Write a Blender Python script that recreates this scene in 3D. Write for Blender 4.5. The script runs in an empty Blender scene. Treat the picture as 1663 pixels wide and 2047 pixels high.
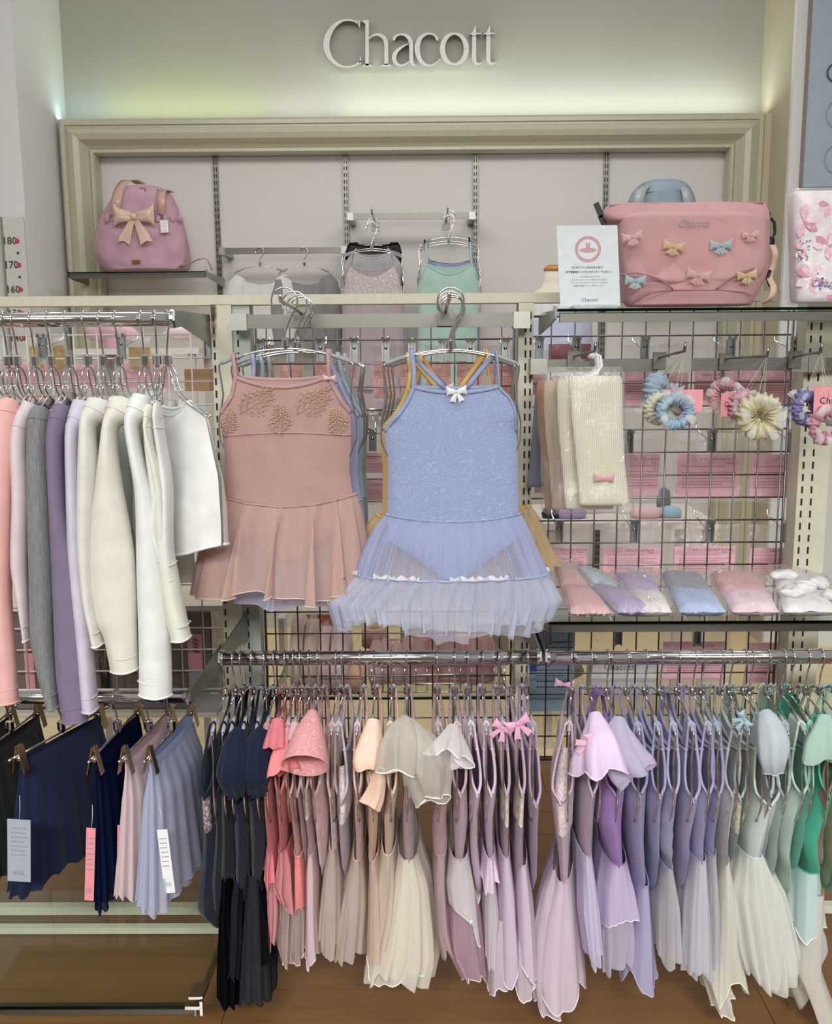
import bpy, math, random
from mathutils import Vector, Matrix, noise
from mathutils.geometry import tessellate_polygon
random.seed(7)
SC = bpy.context.scene
PI = math.pi
R = math.radians

# ------------------------------------------------------------------ camera
FPX = 1944.0
CAMZ = 1.5
cam_d = bpy.data.cameras.new('camera')
cam = bpy.data.objects.new('camera', cam_d)
SC.collection.objects.link(cam)
cam_d.sensor_fit = 'VERTICAL'
cam_d.sensor_height = 24.0
cam_d.lens = 24.0 * FPX / 2047.0
cam_d.clip_start = 0.02
CM = Matrix.Rotation(R(0.5), 4, 'Z') @ Matrix.Rotation(R(90 - 9.4), 4, 'X') @ Matrix.Rotation(R(-0.4), 4, 'Z')
cam.matrix_world = Matrix.Translation((0, 0, CAMZ)) @ CM
SC.camera = cam

def P(px, py, Y):
    """world point on the plane at depth Y seen at pixel px,py of the 1663x2047 photograph"""
    d = CM @ Vector(((px - 831.5) / FPX, -(py - 1023.5) / FPX, -1.0))
    t = Y / d.y
    return Vector((d.x * t, Y, CAMZ + d.z * t))

def PX(px, py, Y): return P(px, py, Y).x
def PZ(px, py, Y): return P(px, py, Y).z

# ------------------------------------------------------------------ world, lamps, exposure
SC.view_settings.view_transform = 'Standard'
SC.view_settings.look = 'None'
SC.view_settings.gamma = 1.0
SC.view_settings.exposure = 0.08
SC.view_settings.use_curve_mapping = False
SC.cycles.transparent_max_bounces = 32
SC.cycles.max_bounces = 8
w = bpy.data.worlds.new('world'); SC.world = w; w.use_nodes = True
bg = w.node_tree.nodes['Background']
bg.inputs[0].default_value = (.99, 1.0, 0.985, 1); bg.inputs[1].default_value = 0.33

def area(name, loc, size, energy, color=(1, 1, 1), rot=(0, 0, 0), spread=180):
    l = bpy.data.lights.new(name, 'AREA'); l.shape = 'RECTANGLE'
    l.size, l.size_y = size; l.energy = energy; l.color = color; l.spread = R(spread)
    o = bpy.data.objects.new(name, l); o.location = loc; o.rotation_euler = rot
    SC.collection.objects.link(o); return o
# ceiling lamps of the shop (over the aisle in front, and over the aisle behind), and added fill lamps
area('ceiling_or_fill_lamp', (-1.3, -1.9, 2.95), (1.4, 0.4), 20, (.985, 1, .975), (R(50), 0, 0), 62)
area('ceiling_or_fill_lamp', (1.3, -1.9, 2.95), (1.4, 0.4), 20, (.985, 1, .975), (R(50), 0, 0), 62)
area('ceiling_or_fill_lamp', (0, 0.9, 3.1), (1.8, 0.3), 14, (1, .98, .96))
area('ceiling_or_fill_lamp', (0.0, 2.9, 3.15), (2.8, 0.4), 27, (1, .985, .96), (R(48), 0, 0))
area('ceiling_or_fill_lamp', (0.0, -1.9, 2.6), (1.2, 0.4), 46, (.985, 1, .975), (R(58), 0, 0))  # unseen wide fill, added to lift the upper garments and wall
for lx_, ly_, le_ in ((-1.5, .7, 3.2), (-.5, .5, 3.2), (.5, .7, 3.2), (1.5, .5, 3.2), (-1.0, 3.4, 3.0), (0, 3.2, 3.0), (1.0, 3.4, 3.0)):
    area('added_downlight', (lx_, ly_, 3.2), (.13, .13), le_, (1, .985, .95))  # unseen, added for sparkle on film and chrome and a brighter far shelf
# cove strip behind the top of the wall frame
area('cove_lamp', (0.62, 5.14, 2.66), (2.1, 0.03), 5.5, (.93, 1, .96), (R(180), 0, 0))
area('cove_lamp', (-0.62, 5.14, 2.66), (0.32, 0.03), .55, (.95, .95, 1), (R(180), 0, 0))
area('cove_lamp', (-1.20, 5.14, 2.66), (0.8, 0.03), 1.5, (.8, .95, .5), (R(180), 0, 0))
area('cove_lamp', (-1.72, 5.14, 2.66), (0.3, 0.03), .35, (.55, .9, 1), (R(180), 0, 0))

# ------------------------------------------------------------------ materials
def lin(c): return c / 12.92 if c <= .04045 else ((c + .055) / 1.055) ** 2.4
def C(h, k=1.0):
    h = h.lstrip('#')
    return tuple(min(1, lin(int(h[i:i + 2], 16) / 255) * k) for i in (0, 2, 4)) + (1,)
_M = {}
def _new(key):
    m = bpy.data.materials.new(key[:60]); m.use_nodes = True
    nt = m.node_tree; nt.nodes.clear()
    out = nt.nodes.new('ShaderNodeOutputMaterial')
    _M[key] = m
    return m, nt, out
def L(nt, a, b): nt.links.new(a, b)
def texco(nt, kind='Object', scale=None):
    tc = nt.nodes.new('ShaderNodeTexCoord')
    if scale is None: return tc.outputs[kind]
    mp = nt.nodes.new('ShaderNodeMapping'); mp.inputs['Scale'].default_value = scale
    L(nt, tc.outputs[kind], mp.inputs['Vector']); return mp.outputs[0]
def noise_n(nt, vec, scale, detail=3, rough=.5):
    n = nt.nodes.new('ShaderNodeTexNoise'); n.inputs['Scale'].default_value = scale
    n.inputs['Detail'].default_value = detail; n.inputs['Roughness'].default_value = rough
    if vec: L(nt, vec, n.inputs['Vector'])
    return n
def ramp(nt, fac, stops):
    r = nt.nodes.new('ShaderNodeValToRGB'); e = r.color_ramp.elements
    e[0].position, e[0].color = stops[0]; e[1].position, e[1].color = stops[-1]
    for p, c in stops[1:-1]:
        q = e.new(p); q.color = c
    L(nt, fac, r.inputs[0]); return r
def bump(nt, h, strength, dist, bsdf):
    b = nt.nodes.new('ShaderNodeBump'); b.inputs['Strength'].default_value = strength
    b.inputs['Distance'].default_value = dist; L(nt, h, b.inputs['Height'])
    L(nt, b.outputs[0], bsdf.inputs['Normal']); return b

def plain(hexc, rough=.5, metal=0, key=None, bumpy=0):
    k = key or f'plain {hexc} {rough} {metal} {bumpy}'
    if k in _M: return _M[k]
    m, nt, out = _new(k)
    b = nt.nodes.new('ShaderNodeBsdfPrincipled'); b.inputs['Base Color'].default_value = C(hexc)
    b.inputs['Roughness'].default_value = rough; b.inputs['Metallic'].default_value = metal
    n = noise_n(nt, texco(nt), 60 if bumpy == 0 else 220, 2)
    if metal == 0:
        r = ramp(nt, n.outputs[0], [(.3, C(hexc, .94)), (.7, C(hexc, 1.04))]); L(nt, r.outputs[0], b.inputs['Base Color'])
    if bumpy: bump(nt, n.outputs[0], bumpy, .002, b)
    L(nt, b.outputs[0], out.inputs[0]); return m

def pale(h, k=.16):
    h = h.lstrip('#'); v = [int(h[i:i + 2], 16) / 255 for i in (0, 2, 4)]
    if max(v) < .35: return h
    m_ = sum(v) / 3; v = [m_ + (x - m_) * .86 for x in v]; v = [x + (1 - x) * k * .75 for x in v]
    return ''.join('%02x' % round(255 * min(.95, x)) for x in v)
def fabric(hexc, kind='jersey', k2=None):
    hexc = pale(hexc)
    k = f'fabric {hexc} {kind} {k2}'
    if k in _M: return _M[k]
    m, nt, out = _new(k)
    b = nt.nodes.new('ShaderNodeBsdfPrincipled')
    b.inputs['Roughness'].default_value = .85
    b.inputs['Sheen Weight'].default_value = .12; b.inputs['Sheen Roughness'].default_value = .5
    b.inputs['Specular IOR Level'].default_value = .2
    v = texco(nt)
    if kind == 'jersey':
        n = noise_n(nt, v, 26, 3); r = ramp(nt, n.outputs[0], [(.3, C(hexc, .93)), (.7, C(hexc, 1.05))])
        L(nt, r.outputs[0], b.inputs[0]); n2 = noise_n(nt, v, 700, 2); bump(nt, n2.outputs[0], .25, .0008, b)
    elif kind == 'velvet':
        b.inputs['Sheen Weight'].default_value = .6
        n = noise_n(nt, v, 90, 4, .6); r = ramp(nt, n.outputs[0], [(.35, C(hexc, .75)), (.65, C(hexc, 1.15))])
        L(nt, r.outputs[0], b.inputs[0]); bump(nt, n.outputs[0], .5, .004, b)
    elif kind == 'rib':
        wv = nt.nodes.new('ShaderNodeTexWave'); wv.inputs['Scale'].default_value = 70; wv.inputs['Distortion'].default_value = 1.5
        wv.wave_type = 'BANDS'; wv.bands_direction = 'X'; L(nt, v, wv.inputs[0])
        r = ramp(nt, wv.outputs[1], [(.2, C(hexc, .86)), (.8, C(hexc, 1.05))]); L(nt, r.outputs[0], b.inputs[0])
        bump(nt, wv.outputs[1], .6, .0015, b)
    elif kind == 'knit':
        mp = texco(nt, 'Object', (60, 60, 9)); n = noise_n(nt, mp, 5, 4, .7)
        r = ramp(nt, n.outputs[0], [(.3, C(hexc, .7)), (.7, C(hexc, 1.25))]); L(nt, r.outputs[0], b.inputs[0])
        bump(nt, n.outputs[0], .7, .003, b)
    elif kind == 'lace':
        vo = nt.nodes.new('ShaderNodeTexVoronoi'); vo.inputs['Scale'].default_value = 75; vo.feature = 'DISTANCE_TO_EDGE'
        n = noise_n(nt, v, 18, 3); mx = nt.nodes.new('ShaderNodeVectorMath'); mx.operation = 'MULTIPLY_ADD'
        mx.inputs[1].default_value = (.06, .06, .06); L(nt, n.outputs[1], mx.inputs[0]); L(nt, v, mx.inputs[2]); L(nt, mx.outputs[0], vo.inputs['Vector'])
        r = ramp(nt, vo.outputs['Distance'], [(.02, C(k2 or 'f4ece6')), (.16, C(hexc))]); L(nt, r.outputs[0], b.inputs[0])
        bump(nt, vo.outputs['Distance'], -.5, .002, b)
    elif kind == 'jacquard':
        vo = nt.nodes.new('ShaderNodeTexWave'); vo.wave_type = 'RINGS'; vo.inputs['Scale'].default_value = 17
        vo.inputs['Distortion'].default_value = 26; vo.inputs['Detail'].default_value = 1.5; vo.inputs['Detail Scale'].default_value = 2.2
        L(nt, v, vo.inputs[0])
        r = ramp(nt, vo.outputs[1], [(.0, C(k2 or hexc)), (.12, C(hexc)), (1, C(hexc, .96))]); L(nt, r.outputs[0], b.inputs[0])
        bump(nt, vo.outputs[1], .25, .0012, b)
    tl = nt.nodes.new('ShaderNodeBsdfTranslucent'); tl.inputs[0].default_value = C(hexc)
    mix = nt.nodes.new('ShaderNodeMixShader'); mix.inputs[0].default_value = .14
    L(nt, b.outputs[0], mix.inputs[1]); L(nt, tl.outputs[0], mix.inputs[2]); L(nt, mix.outputs[0], out.inputs[0])
    return m

def tulle(hexc, alpha=.5):
    hexc = pale(hexc, .5)
    k = f'tulle {hexc} {alpha}'
    if k in _M: return _M[k]
    m, nt, out = _new(k)
    d = nt.nodes.new('ShaderNodeBsdfDiffuse'); d.inputs[0].default_value = C(hexc)
    t = nt.nodes.new('ShaderNodeBsdfTranslucent'); t.inputs[0].default_value = C(hexc)
    a = nt.nodes.new('ShaderNodeMixShader'); a.inputs[0].default_value = .45
    L(nt, d.outputs[0], a.inputs[1]); L(nt, t.outputs[0], a.inputs[2])
    tr = nt.nodes.new('ShaderNodeBsdfTransparent')
    lw = nt.nodes.new('ShaderNodeLayerWeight'); lw.inputs[0].default_value = .35
    n = noise_n(nt, texco(nt, 'Object', (40, 40, 4)), 1.5, 3)
    ma = nt.nodes.new('ShaderNodeMath'); ma.operation = 'MULTIPLY_ADD'; ma.inputs[1].default_value = .55; ma.inputs[2].default_value = alpha - .12
    ma.use_clamp = True; L(nt, lw.outputs['Facing'], ma.inputs[0])
    mb_ = nt.nodes.new('ShaderNodeMath'); mb_.operation = 'MULTIPLY_ADD'; mb_.inputs[1].default_value = .25; mb_.use_clamp = True
    L(nt, n.outputs[0], mb_.inputs[0]); L(nt, ma.outputs[0], mb_.inputs[2])
    mx = nt.nodes.new('ShaderNodeMixShader'); L(nt, mb_.outputs[0], mx.inputs[0])
    L(nt, tr.outputs[0], mx.inputs[1]); L(nt, a.outputs[0], mx.inputs[2]); L(nt, mx.outputs[0], out.inputs[0])
    return m

def metal(hexc='d6d4d2', rough=.12):
    k = f'metal {hexc} {rough}'
    if k in _M: return _M[k]
    m, nt, out = _new(k)
    b = nt.nodes.new('ShaderNodeBsdfPrincipled'); b.inputs[0].default_value = C(hexc); b.inputs['Metallic'].default_value = 1
    n = noise_n(nt, texco(nt, 'Object', (3, 60, 60)), 8, 2)
    mr = nt.nodes.new('ShaderNodeMapRange'); mr.inputs[3].default_value = rough * .8; mr.inputs[4].default_value = rough * 1.3
    L(nt, n.outputs[0], mr.inputs[0]); L(nt, mr.outputs[0], b.inputs['Roughness']); L(nt, b.outputs[0], out.inputs[0]); return m

def fres(nt, ior):
    g = nt.nodes.new('ShaderNodeNewGeometry'); mr = nt.nodes.new('ShaderNodeMapRange')
    mr.inputs[3].default_value = ior; mr.inputs[4].default_value = 1 / ior
    L(nt, g.outputs['Backfacing'], mr.inputs[0]); f = nt.nodes.new('ShaderNodeFresnel'); L(nt, mr.outputs[0], f.inputs[0]); return f
def film(hexc='f4f2f2', body=.1, rough=.08, key=None):
    k = f'film {hexc} {body} {rough}'
    if k in _M: return _M[k]
    m, nt, out = _new(k)
    g = nt.nodes.new('ShaderNodeBsdfGlossy'); g.inputs['Roughness'].default_value = rough; g.inputs[0].default_value = (1, 1, 1, 1)
    d = nt.nodes.new('ShaderNodeBsdfDiffuse'); d.inputs[0].default_value = C(hexc)
    tr = nt.nodes.new('ShaderNodeBsdfTransparent')
    n = noise_n(nt, texco(nt), 38, 4, .6)
    bp = nt.nodes.new('ShaderNodeBump'); bp.inputs['Strength'].default_value = .9; bp.inputs['Distance'].default_value = .008
    L(nt, n.outputs[0], bp.inputs['Height']); L(nt, bp.outputs[0], g.inputs['Normal'])
    m1 = nt.nodes.new('ShaderNodeMixShader'); m1.inputs[0].default_value = body
    L(nt, tr.outputs[0], m1.inputs[1]); L(nt, d.outputs[0], m1.inputs[2])
    lw = fres(nt, 1.47); L(nt, bp.outputs[0], lw.inputs['Normal'])
    ma = nt.nodes.new('ShaderNodeMath'); ma.operation = 'MULTIPLY_ADD'; ma.inputs[1].default_value = .8; ma.inputs[2].default_value = .012
    L(nt, lw.outputs[0], ma.inputs[0])
    m2 = nt.nodes.new('ShaderNodeMixShader'); L(nt, ma.outputs[0], m2.inputs[0]); L(nt, m1.outputs[0], m2.inputs[1]); L(nt, g.outputs[0], m2.inputs[2])
    L(nt, m2.outputs[0], out.inputs[0]); return m

def glass(hexc='f8fcfa'):
    k = f'glass {hexc}'
    if k in _M: return _M[k]
    m, nt, out = _new(k)
    g = nt.nodes.new('ShaderNodeBsdfGlossy'); g.inputs['Roughness'].default_value = .01
    tr = nt.nodes.new('ShaderNodeBsdfTransparent'); tr.inputs[0].default_value = C(hexc)
    f = fres(nt, 1.3)
    mx = nt.nodes.new('ShaderNodeMixShader'); L(nt, f.outputs[0], mx.inputs[0]); L(nt, tr.outputs[0], mx.inputs[1]); L(nt, g.outputs[0], mx.inputs[2])
    L(nt, mx.outputs[0], out.inputs[0]); return m

CHROME = metal('dcdad8', .10); STEEL = metal('7b7972', .36); DARKMETAL = metal('77777a', .25); BRASS = metal('c9a25f', .2)
CREAM = plain('cfc9b4', .45); RUBBER = plain('96999b', .7); BLACKP = plain('17171a', .5)
GLASS = glass(); GEDGE = glass('3f7d66')

# ------------------------------------------------------------------ geometry helpers
class MB:
    def __init__(s): s.v = []; s.f = []
    def grid(s, rows, wrap=False, flip=False):
        b = len(s.v); n = len(rows[0])
        for r in rows: s.v.extend(tuple(p) for p in r)
        for i in range(len(rows) - 1):
            for j in range(n if wrap else n - 1):
                a, c = b + i * n + j, b + i * n + (j + 1) % n
                q = (a, c, c + n, a + n); s.f.append(q[::-1] if flip else q)
        return s
    def tube(s, path, r, n=8, closed=False, cap=True, flat=None):
        path = [Vector(p) for p in path]; m = len(path)
        rr = r if isinstance(r, (list, tuple)) else [r] * m
        rows = []; up = None
        for i in range(m):
            if closed: t = path[(i + 1) % m] - path[i - 1]
            else: t = path[min(i + 1, m - 1)] - path[max(i - 1, 0)]
            if t.length < 1e-9: t = Vector((0, 0, 1))
            t.normalize()
            if up is None:
                up = Vector((0, 0, 1)) if abs(t.z) < .9 else Vector((0, 1, 0))
            u = up - t * up.dot(t)
            if u.length < 1e-6: u = t.orthogonal()
            u.normalize(); up = u; w_ = t.cross(u)
            fx = flat or 1
            rows.append([path[i] + (u * math.cos(2 * PI * k / n) + w_ * math.sin(2 * PI * k / n) * fx) * rr[i] for k in range(n)])
        if closed: rows.append(rows[0])
        b = len(s.v); s.grid(rows, wrap=True)
        if cap and not closed:
            s.f.append(tuple(b + k for k in range(n))[::-1]); e = b + (m - 1) * n
            s.f.append(tuple(e + k for k in range(n)))
        return s
    def box(s, c, d, rot=None):
        b = len(s.v); hx, hy, hz = d[0] / 2, d[1] / 2, d[2] / 2; c = Vector(c)
        for x, y, z in ((-1, -1, -1), (1, -1, -1), (1, 1, -1), (-1, 1, -1), (-1, -1, 1), (1, -1, 1), (1, 1, 1), (-1, 1, 1)):
            p = Vector((x * hx, y * hy, z * hz))
            if rot: p = rot @ p
            s.v.append(tuple(c + p))
        for q in ((0, 3, 2, 1), (4, 5, 6, 7), (0, 1, 5, 4), (1, 2, 6, 5), (2, 3, 7, 6), (3, 0, 4, 7)): s.f.append(tuple(b + i for i in q))
        return s
    def span(s, x0, x1, y0, y1, z0, z1): return s.box(((x0 + x1) / 2, (y0 + y1) / 2, (z0 + z1) / 2), (abs(x1 - x0), abs(y1 - y0), abs(z1 - z0)))
    def lathe(s, prof, n=24, c=(0, 0, 0), sx=1, sy=1):
        s.grid([[(c[0] + r * sx * math.cos(2 * PI * k / n), c[1] + r * sy * math.sin(2 * PI * k / n), c[2] + z) for k in range(n)] for r, z in prof], wrap=True)
        return s
    def prism(s, poly, fn, d0, d1):
        """poly: 2d points; fn(x,y,d)->world point; d0 front, d1 back"""
        b = len(s.v); n = len(poly)
        for d in (d0, d1): s.v.extend(tuple(fn(x, y, d)) for x, y in poly)
        for t in tessellate_polygon([[Vector((x, y, 0)) for x, y in poly]]):
            s.f.append(tuple(b + i for i in t)); s.f.append(tuple(b + n + i for i in t)[::-1])
        for i in range(n):
            j = (i + 1) % n; s.f.append((b + i, b + n + i, b + n + j, b + j))
        return s
    def blob(s, c, r, n=10, squash=(1, 1, 1), amp=0, fr=30):
        rows = []
        for i in range(n + 1):
            th = PI * i / n; row = []
            for k in range(2 * n):
                ph = PI * k / n; q = Vector((math.sin(th) * math.cos(ph) * squash[0], math.sin(th) * math.sin(ph) * squash[1], math.cos(th) * squash[2])) * r
                if amp: q *= 1 + amp * noise.noise((Vector(c) + q) * fr)
                row.append(Vector(c) + q)
            rows.append(row)
        return s.grid(rows, wrap=True)

COL = SC.collection
def _props(o, label=None, cat=None, group=None, kind=None):
    if label: o['label'] = label
    if cat: o['category'] = cat
    if group: o['group'] = group
    if kind: o['kind'] = kind
def thing(name, label, cat, loc=(0, 0, 0), rotz=0, group=None):
    o = bpy.data.objects.new(name, None); o.empty_display_size = .05; COL.objects.link(o)
    o.location = loc; o.rotation_euler = (0, 0, rotz); _props(o, label, cat, group)

    return o
def part(name, mb, mat, parent=None, smooth=True, world=False, label=None, kind=None):
    me = bpy.data.meshes.new(name)
    v = mb.v
    if world and parent is not None:
        M = Matrix.Identity(4)
        p = parent
        while p is not None:
            M = (Matrix.Translation(p.location) @ p.rotation_euler.to_matrix().to_4x4()) @ M; p = p.parent
        Mi = M.inverted(); v = [tuple(Mi @ Vector(q)) for q in v]
    me.from_pydata(v, [], mb.f)
    if smooth: me.polygons.foreach_set('use_smooth', [True] * len(me.polygons))
    me.materials.append(mat); me.update()
    o = bpy.data.objects.new(name, me); COL.objects.link(o)
    if parent is not None: o.parent = parent
    _props(o, label, None, None, kind)
    return o
def solo(name, mb, mat, label, cat, group=None, smooth=True):
    o = part(name, mb, mat, None, smooth); _props(o, label, cat, group); return o
def struct(name, mb, mat, smooth=False):
    o = part(name, mb, mat, None, smooth); o['kind'] = 'structure'; return o
def dup(o, parent=None, loc=None, rotz=None, label=None):
    c = o.copy(); COL.objects.link(c); c.parent = parent
    if loc is not None: c.location = loc
    if rotz is not None: c.rotation_euler = (0, 0, rotz)
    if label: c['label'] = label
    for ch in o.children: dup(ch, c)
    return c
FONT = bpy.data.fonts.load('<builtin>') if False else None
def text_mesh(body, size, depth=0.0, bold=False, shear=0, spacing=1.0):
    cu = bpy.data.curves.new('lettering', 'FONT'); cu.body = body; cu.size = size; cu.align_x = 'CENTER'; cu.align_y = 'CENTER'
    cu.shear = shear; cu.space_character = spacing; cu.extrude = depth; cu.resolution_u = 2
    if bold: cu.offset = size * .018
    o = bpy.data.objects.new('lettering', cu)
    me = bpy.data.meshes.new_from_object(o)
    mb = MB(); mb.v = [tuple(v.co) for v in me.vertices]; mb.f = [tuple(p.vertices) for p in me.polygons]
    bpy.data.objects.remove(o); bpy.data.curves.remove(cu); bpy.data.meshes.remove(me)
    return mb
def xf(mb, fn):
    mb.v = [tuple(fn(Vector(p))) for p in mb.v]; return mb
def interp(tab, t):
    """tab sorted by first entry; linear interpolation of the rest, smoothed"""
    if t <= tab[0][0]: return tab[0][1:]
    if t >= tab[-1][0]: return tab[-1][1:]
    for a, b in zip(tab, tab[1:]):
        if a[0] <= t <= b[0]:
            k = (t - a[0]) / (b[0] - a[0] or 1); 
            return tuple(x + (y - x) * k for x, y in zip(a[1:], b[1:]))
def arc(c, r, a0, a1, n, plane='xz'):
    out = []
    for i in range(n + 1):
        a = R(a0 + (a1 - a0) * i / n)
        u, v_ = r * math.cos(a), r * math.sin(a)
        out.append(Vector((c[0] + u, c[1], c[2] + v_)) if plane == 'xz' else (Vector((c[0], c[1] + u, c[2] + v_)) if plane == 'yz' else Vector((c[0] + u, c[1] + v_, c[2]))))
    return out

# ================================================================== the room
WY = 5.25      # upper wall, with the sign
PY_ = 5.20     # merchandise panel inside the frame
FY = 5.04      # front of the frame moulding
GY = 2.42      # gondola plane
def wallmat(a, b=None, sc=220):
    k = f'wall {a} {b}'
    if k in _M: return _M[k]
    m, nt, out = _new(k); bs = nt.nodes.new('ShaderNodeBsdfPrincipled'); bs.inputs['Roughness'].default_value = .75
    v = texco(nt); n = noise_n(nt, v, sc, 2); n2 = noise_n(nt, v, 2.0, 2)
    r = ramp(nt, n2.outputs[0], [(.3, C(a)), (.7, C(b or a))]); L(nt, r.outputs[0], bs.inputs[0])
    bump(nt, n.outputs[0], .12, .002, bs); L(nt, bs.outputs[0], out.inputs[0]); return m
WALLM = wallmat('aaa99d', 'a6a598'); PANELM = wallmat('d9d4d0', 'd6d1cc'); WHITEW = wallmat('dcdcda', 'd8d7d4'); BEIGEW = wallmat('bdb49a', 'b8ae94')
FRAMEM = plain('bdb8a2', .4)

xl = PX(124, 100, WY); xr = PX(1527, 100, WY)
struct('wall_back', MB().span(-2.7, 2.7, WY, WY + .1, 0, 3.6), WALLM)
# merchandise panels inside the frame, one per bay
bays = [PX(p, 300, PY_) for p in (174, 430, 690, 950, 1212, 1473)]
for i in range(5):
    struct('wall_panel' if i == 0 else 'wall_panel', MB().span(bays[i] + .004, bays[i + 1] - .004, PY_, PY_ + .03, 0.02, PZ(800, 283, PY_)), PANELM)
# moulded frame: profile swept round left jamb, head and right jamb
ox0, ox1 = PX(112, 240, FY), PX(1535, 222, FY); oz = PZ(820, 229, FY)
prof = [(0, .14), (0, .03), (.012, .018), (.03, .018), (.034, .03), (.044, .03), (.05, .012), (.075, .0), (.10, .012), (.122, .05), (.136, .066), (.142, .05), (.156, .05), (.160, .062), (.160, .14)]
rows = []
for d, y in prof:
    rows.append([(ox0 + d, FY + y, 0.0), (ox0 + d, FY + y, oz - d), (ox1 - d, FY + y, oz - d), (ox1 - d, FY + y, 0.0)])
fr = MB()
fr.grid(rows)
struct('trim_1', fr, FRAMEM)
# ledge that holds the cove lamp, behind the frame head
struct('trim_2', MB().span(ox0 + .02, ox1 - .02, FY + .05, WY, oz - .08, oz - .065), FRAMEM)
# side returns and piers
Lx = PX(121, 60, WY); Rx = PX(1527, 60, WY)
struct('wall_left', MB().span(Lx - .03, Lx, 4.66, WY, 0, 3.6), WHITEW)
struct('wall_pier_left', MB().span(Lx - 1.6, Lx, 4.63, 4.66, 0, 3.6), WHITEW)
struct('wall_right', MB().span(Rx, Rx + .03, 4.83, WY, 0, 3.6), BEIGEW)
struct('wall_pier_right', MB().span(Rx, Rx + 1.6, 4.80, 4.83, 0, 3.6), WHITEW)
struct('trim_3', MB().span(ox1, Rx, FY + .03, WY, 0, oz - .002), BEIGEW)
# shop behind the camera (only met by reflections)
struct('wall_front', MB().span(-4, 4, -3.1, -3, 0, 3.6), wallmat('c4bdb2', 'a89f94'))
# baseboard of back wall
struct('baseboard_back', MB().span(-1.9, 1.95, PY_ - .015, PY_, 0, .09), plain('b9b3a6', .5))

# floor planks in two tones: glossy brown to past the gondola, pale in the far aisle
def floormat(key, a, b, row, rough, joint):
    m, nt, out = _new(key); bs = nt.nodes.new('ShaderNodeBsdfPrincipled'); bs.inputs['Roughness'].default_value = rough
    mp = texco(nt, 'Object', (1.6, 22, 1)); n = noise_n(nt, mp, 3, 5, .6)
    r = ramp(nt, n.outputs[0], [(.25, C(a)), (.75, C(b))]); L(nt, r.outputs[0], bs.inputs[0])
    bump(nt, n.outputs[0], .05, .001, bs); L(nt, bs.outputs[0], out.inputs[0]); return m
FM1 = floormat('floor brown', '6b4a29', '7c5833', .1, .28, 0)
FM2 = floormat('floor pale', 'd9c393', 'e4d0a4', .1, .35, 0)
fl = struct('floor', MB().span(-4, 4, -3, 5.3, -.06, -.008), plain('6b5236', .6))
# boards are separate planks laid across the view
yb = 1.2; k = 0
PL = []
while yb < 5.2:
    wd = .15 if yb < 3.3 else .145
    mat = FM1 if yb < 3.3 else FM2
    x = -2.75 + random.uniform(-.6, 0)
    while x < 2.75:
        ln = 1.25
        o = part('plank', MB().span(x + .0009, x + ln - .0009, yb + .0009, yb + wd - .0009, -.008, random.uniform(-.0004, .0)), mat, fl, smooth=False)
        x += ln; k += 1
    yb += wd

# slotted wall uprights
DARK = plain('1d1d22', .7)
for i, b in enumerate(bays):
    t = thing('wall_upright', ['steel wall upright against the frame beside the rose backpack shelf', 'steel wall upright between the backpack shelf and the low hanging rail',
        'steel wall upright where the low and the high hanging rails meet', 'steel wall upright at the end of the high rail by the mint camisoles',
        'steel wall upright behind the white card stand', 'steel wall upright against the frame behind the big pink tote'][i], 'upright', (b, PY_ - .012, 0.1), 0, 'slotted uprights on the back wall')
    ztop = PZ(800, 288, PY_)
    part('channel', MB().span(b - .013, b + .013, PY_ - .016, PY_ - .001, .1, ztop), STEEL, t, False, True)
    sl = MB(); z = ztop - .02
    while z > .3:
        for s in ((-.006, .006) if i not in (0, 5) else (0,)): sl.box((b + s, PY_ - .0165, z), (.0045, .002, .019))
        z -= .033
    part('slot', sl, DARK, t, False, True, kind='stuff')

# ------------------------------------------------------------------ raised wall sign
def sp(zx, zy): return 630 + zx / 4.376, 20 + zy / 4.376
SY = 5.17
def sfn(x, y, d):
    px, py = sp(x, y); return P(px, py, d)
def smooth_path(pts, m=4):
    out = []
    n = len(pts)
    for i in range(n - 1):
        p0, p1, p2, p3 = pts[max(i - 1, 0)], pts[i], pts[i + 1], pts[min(i + 2, n - 1)]
        for k in range(m):
            t = k / m
            out.append(tuple(.5 * ((2 * b) + (-a + c) * t + (2 * a - 5 * b + 4 * c - d) * t * t + (-a + 3 * b - 3 * c + d) * t ** 3) for a, b, c, d in zip(p0, p1, p2, p3)))
    out.append(tuple(pts[-1])); return out
def stroke(mb, pts, d0, d1, m=4, closed=False):
    q = smooth_path(pts, m); Lf, Rt = [], []
    for i, (x, y, w_) in enumerate(q):
        a = q[max(i - 1, 0)]; b = q[min(i + 1, len(q) - 1)]
        tx, ty = b[0] - a[0], b[1] - a[1]; l = math.hypot(tx, ty) or 1
        nx, ny = -ty / l * w_ / 2, tx / l * w_ / 2
        Lf.append((x + nx, y + ny)); Rt.append((x - nx, y - ny))
    for i in range(len(q) - 1):
        b = len(mb.v)
        for d in (d0, d1):
            for p in (Lf[i], Lf[i + 1], Rt[i + 1], Rt[i]): mb.v.append(tuple(sfn(p[0], p[1], d)))
        mb.f += [(b, b + 1, b + 2, b + 3), (b + 7, b + 6, b + 5, b + 4), (b, b + 4, b + 5, b + 1), (b + 3, b + 2, b + 6, b + 7)]
        if i == 0: mb.f.append((b, b + 3, b + 7, b + 4))
        if i == len(q) - 2: mb.f.append((b + 1, b + 5, b + 6, b + 2))
    return mb
sign = thing('wall_sign', 'raised white serif shop name lettering high on the grey wall', 'sign', sfn(820, 300, SY))
SIGNM = plain('d9d8d3', .5)
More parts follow.
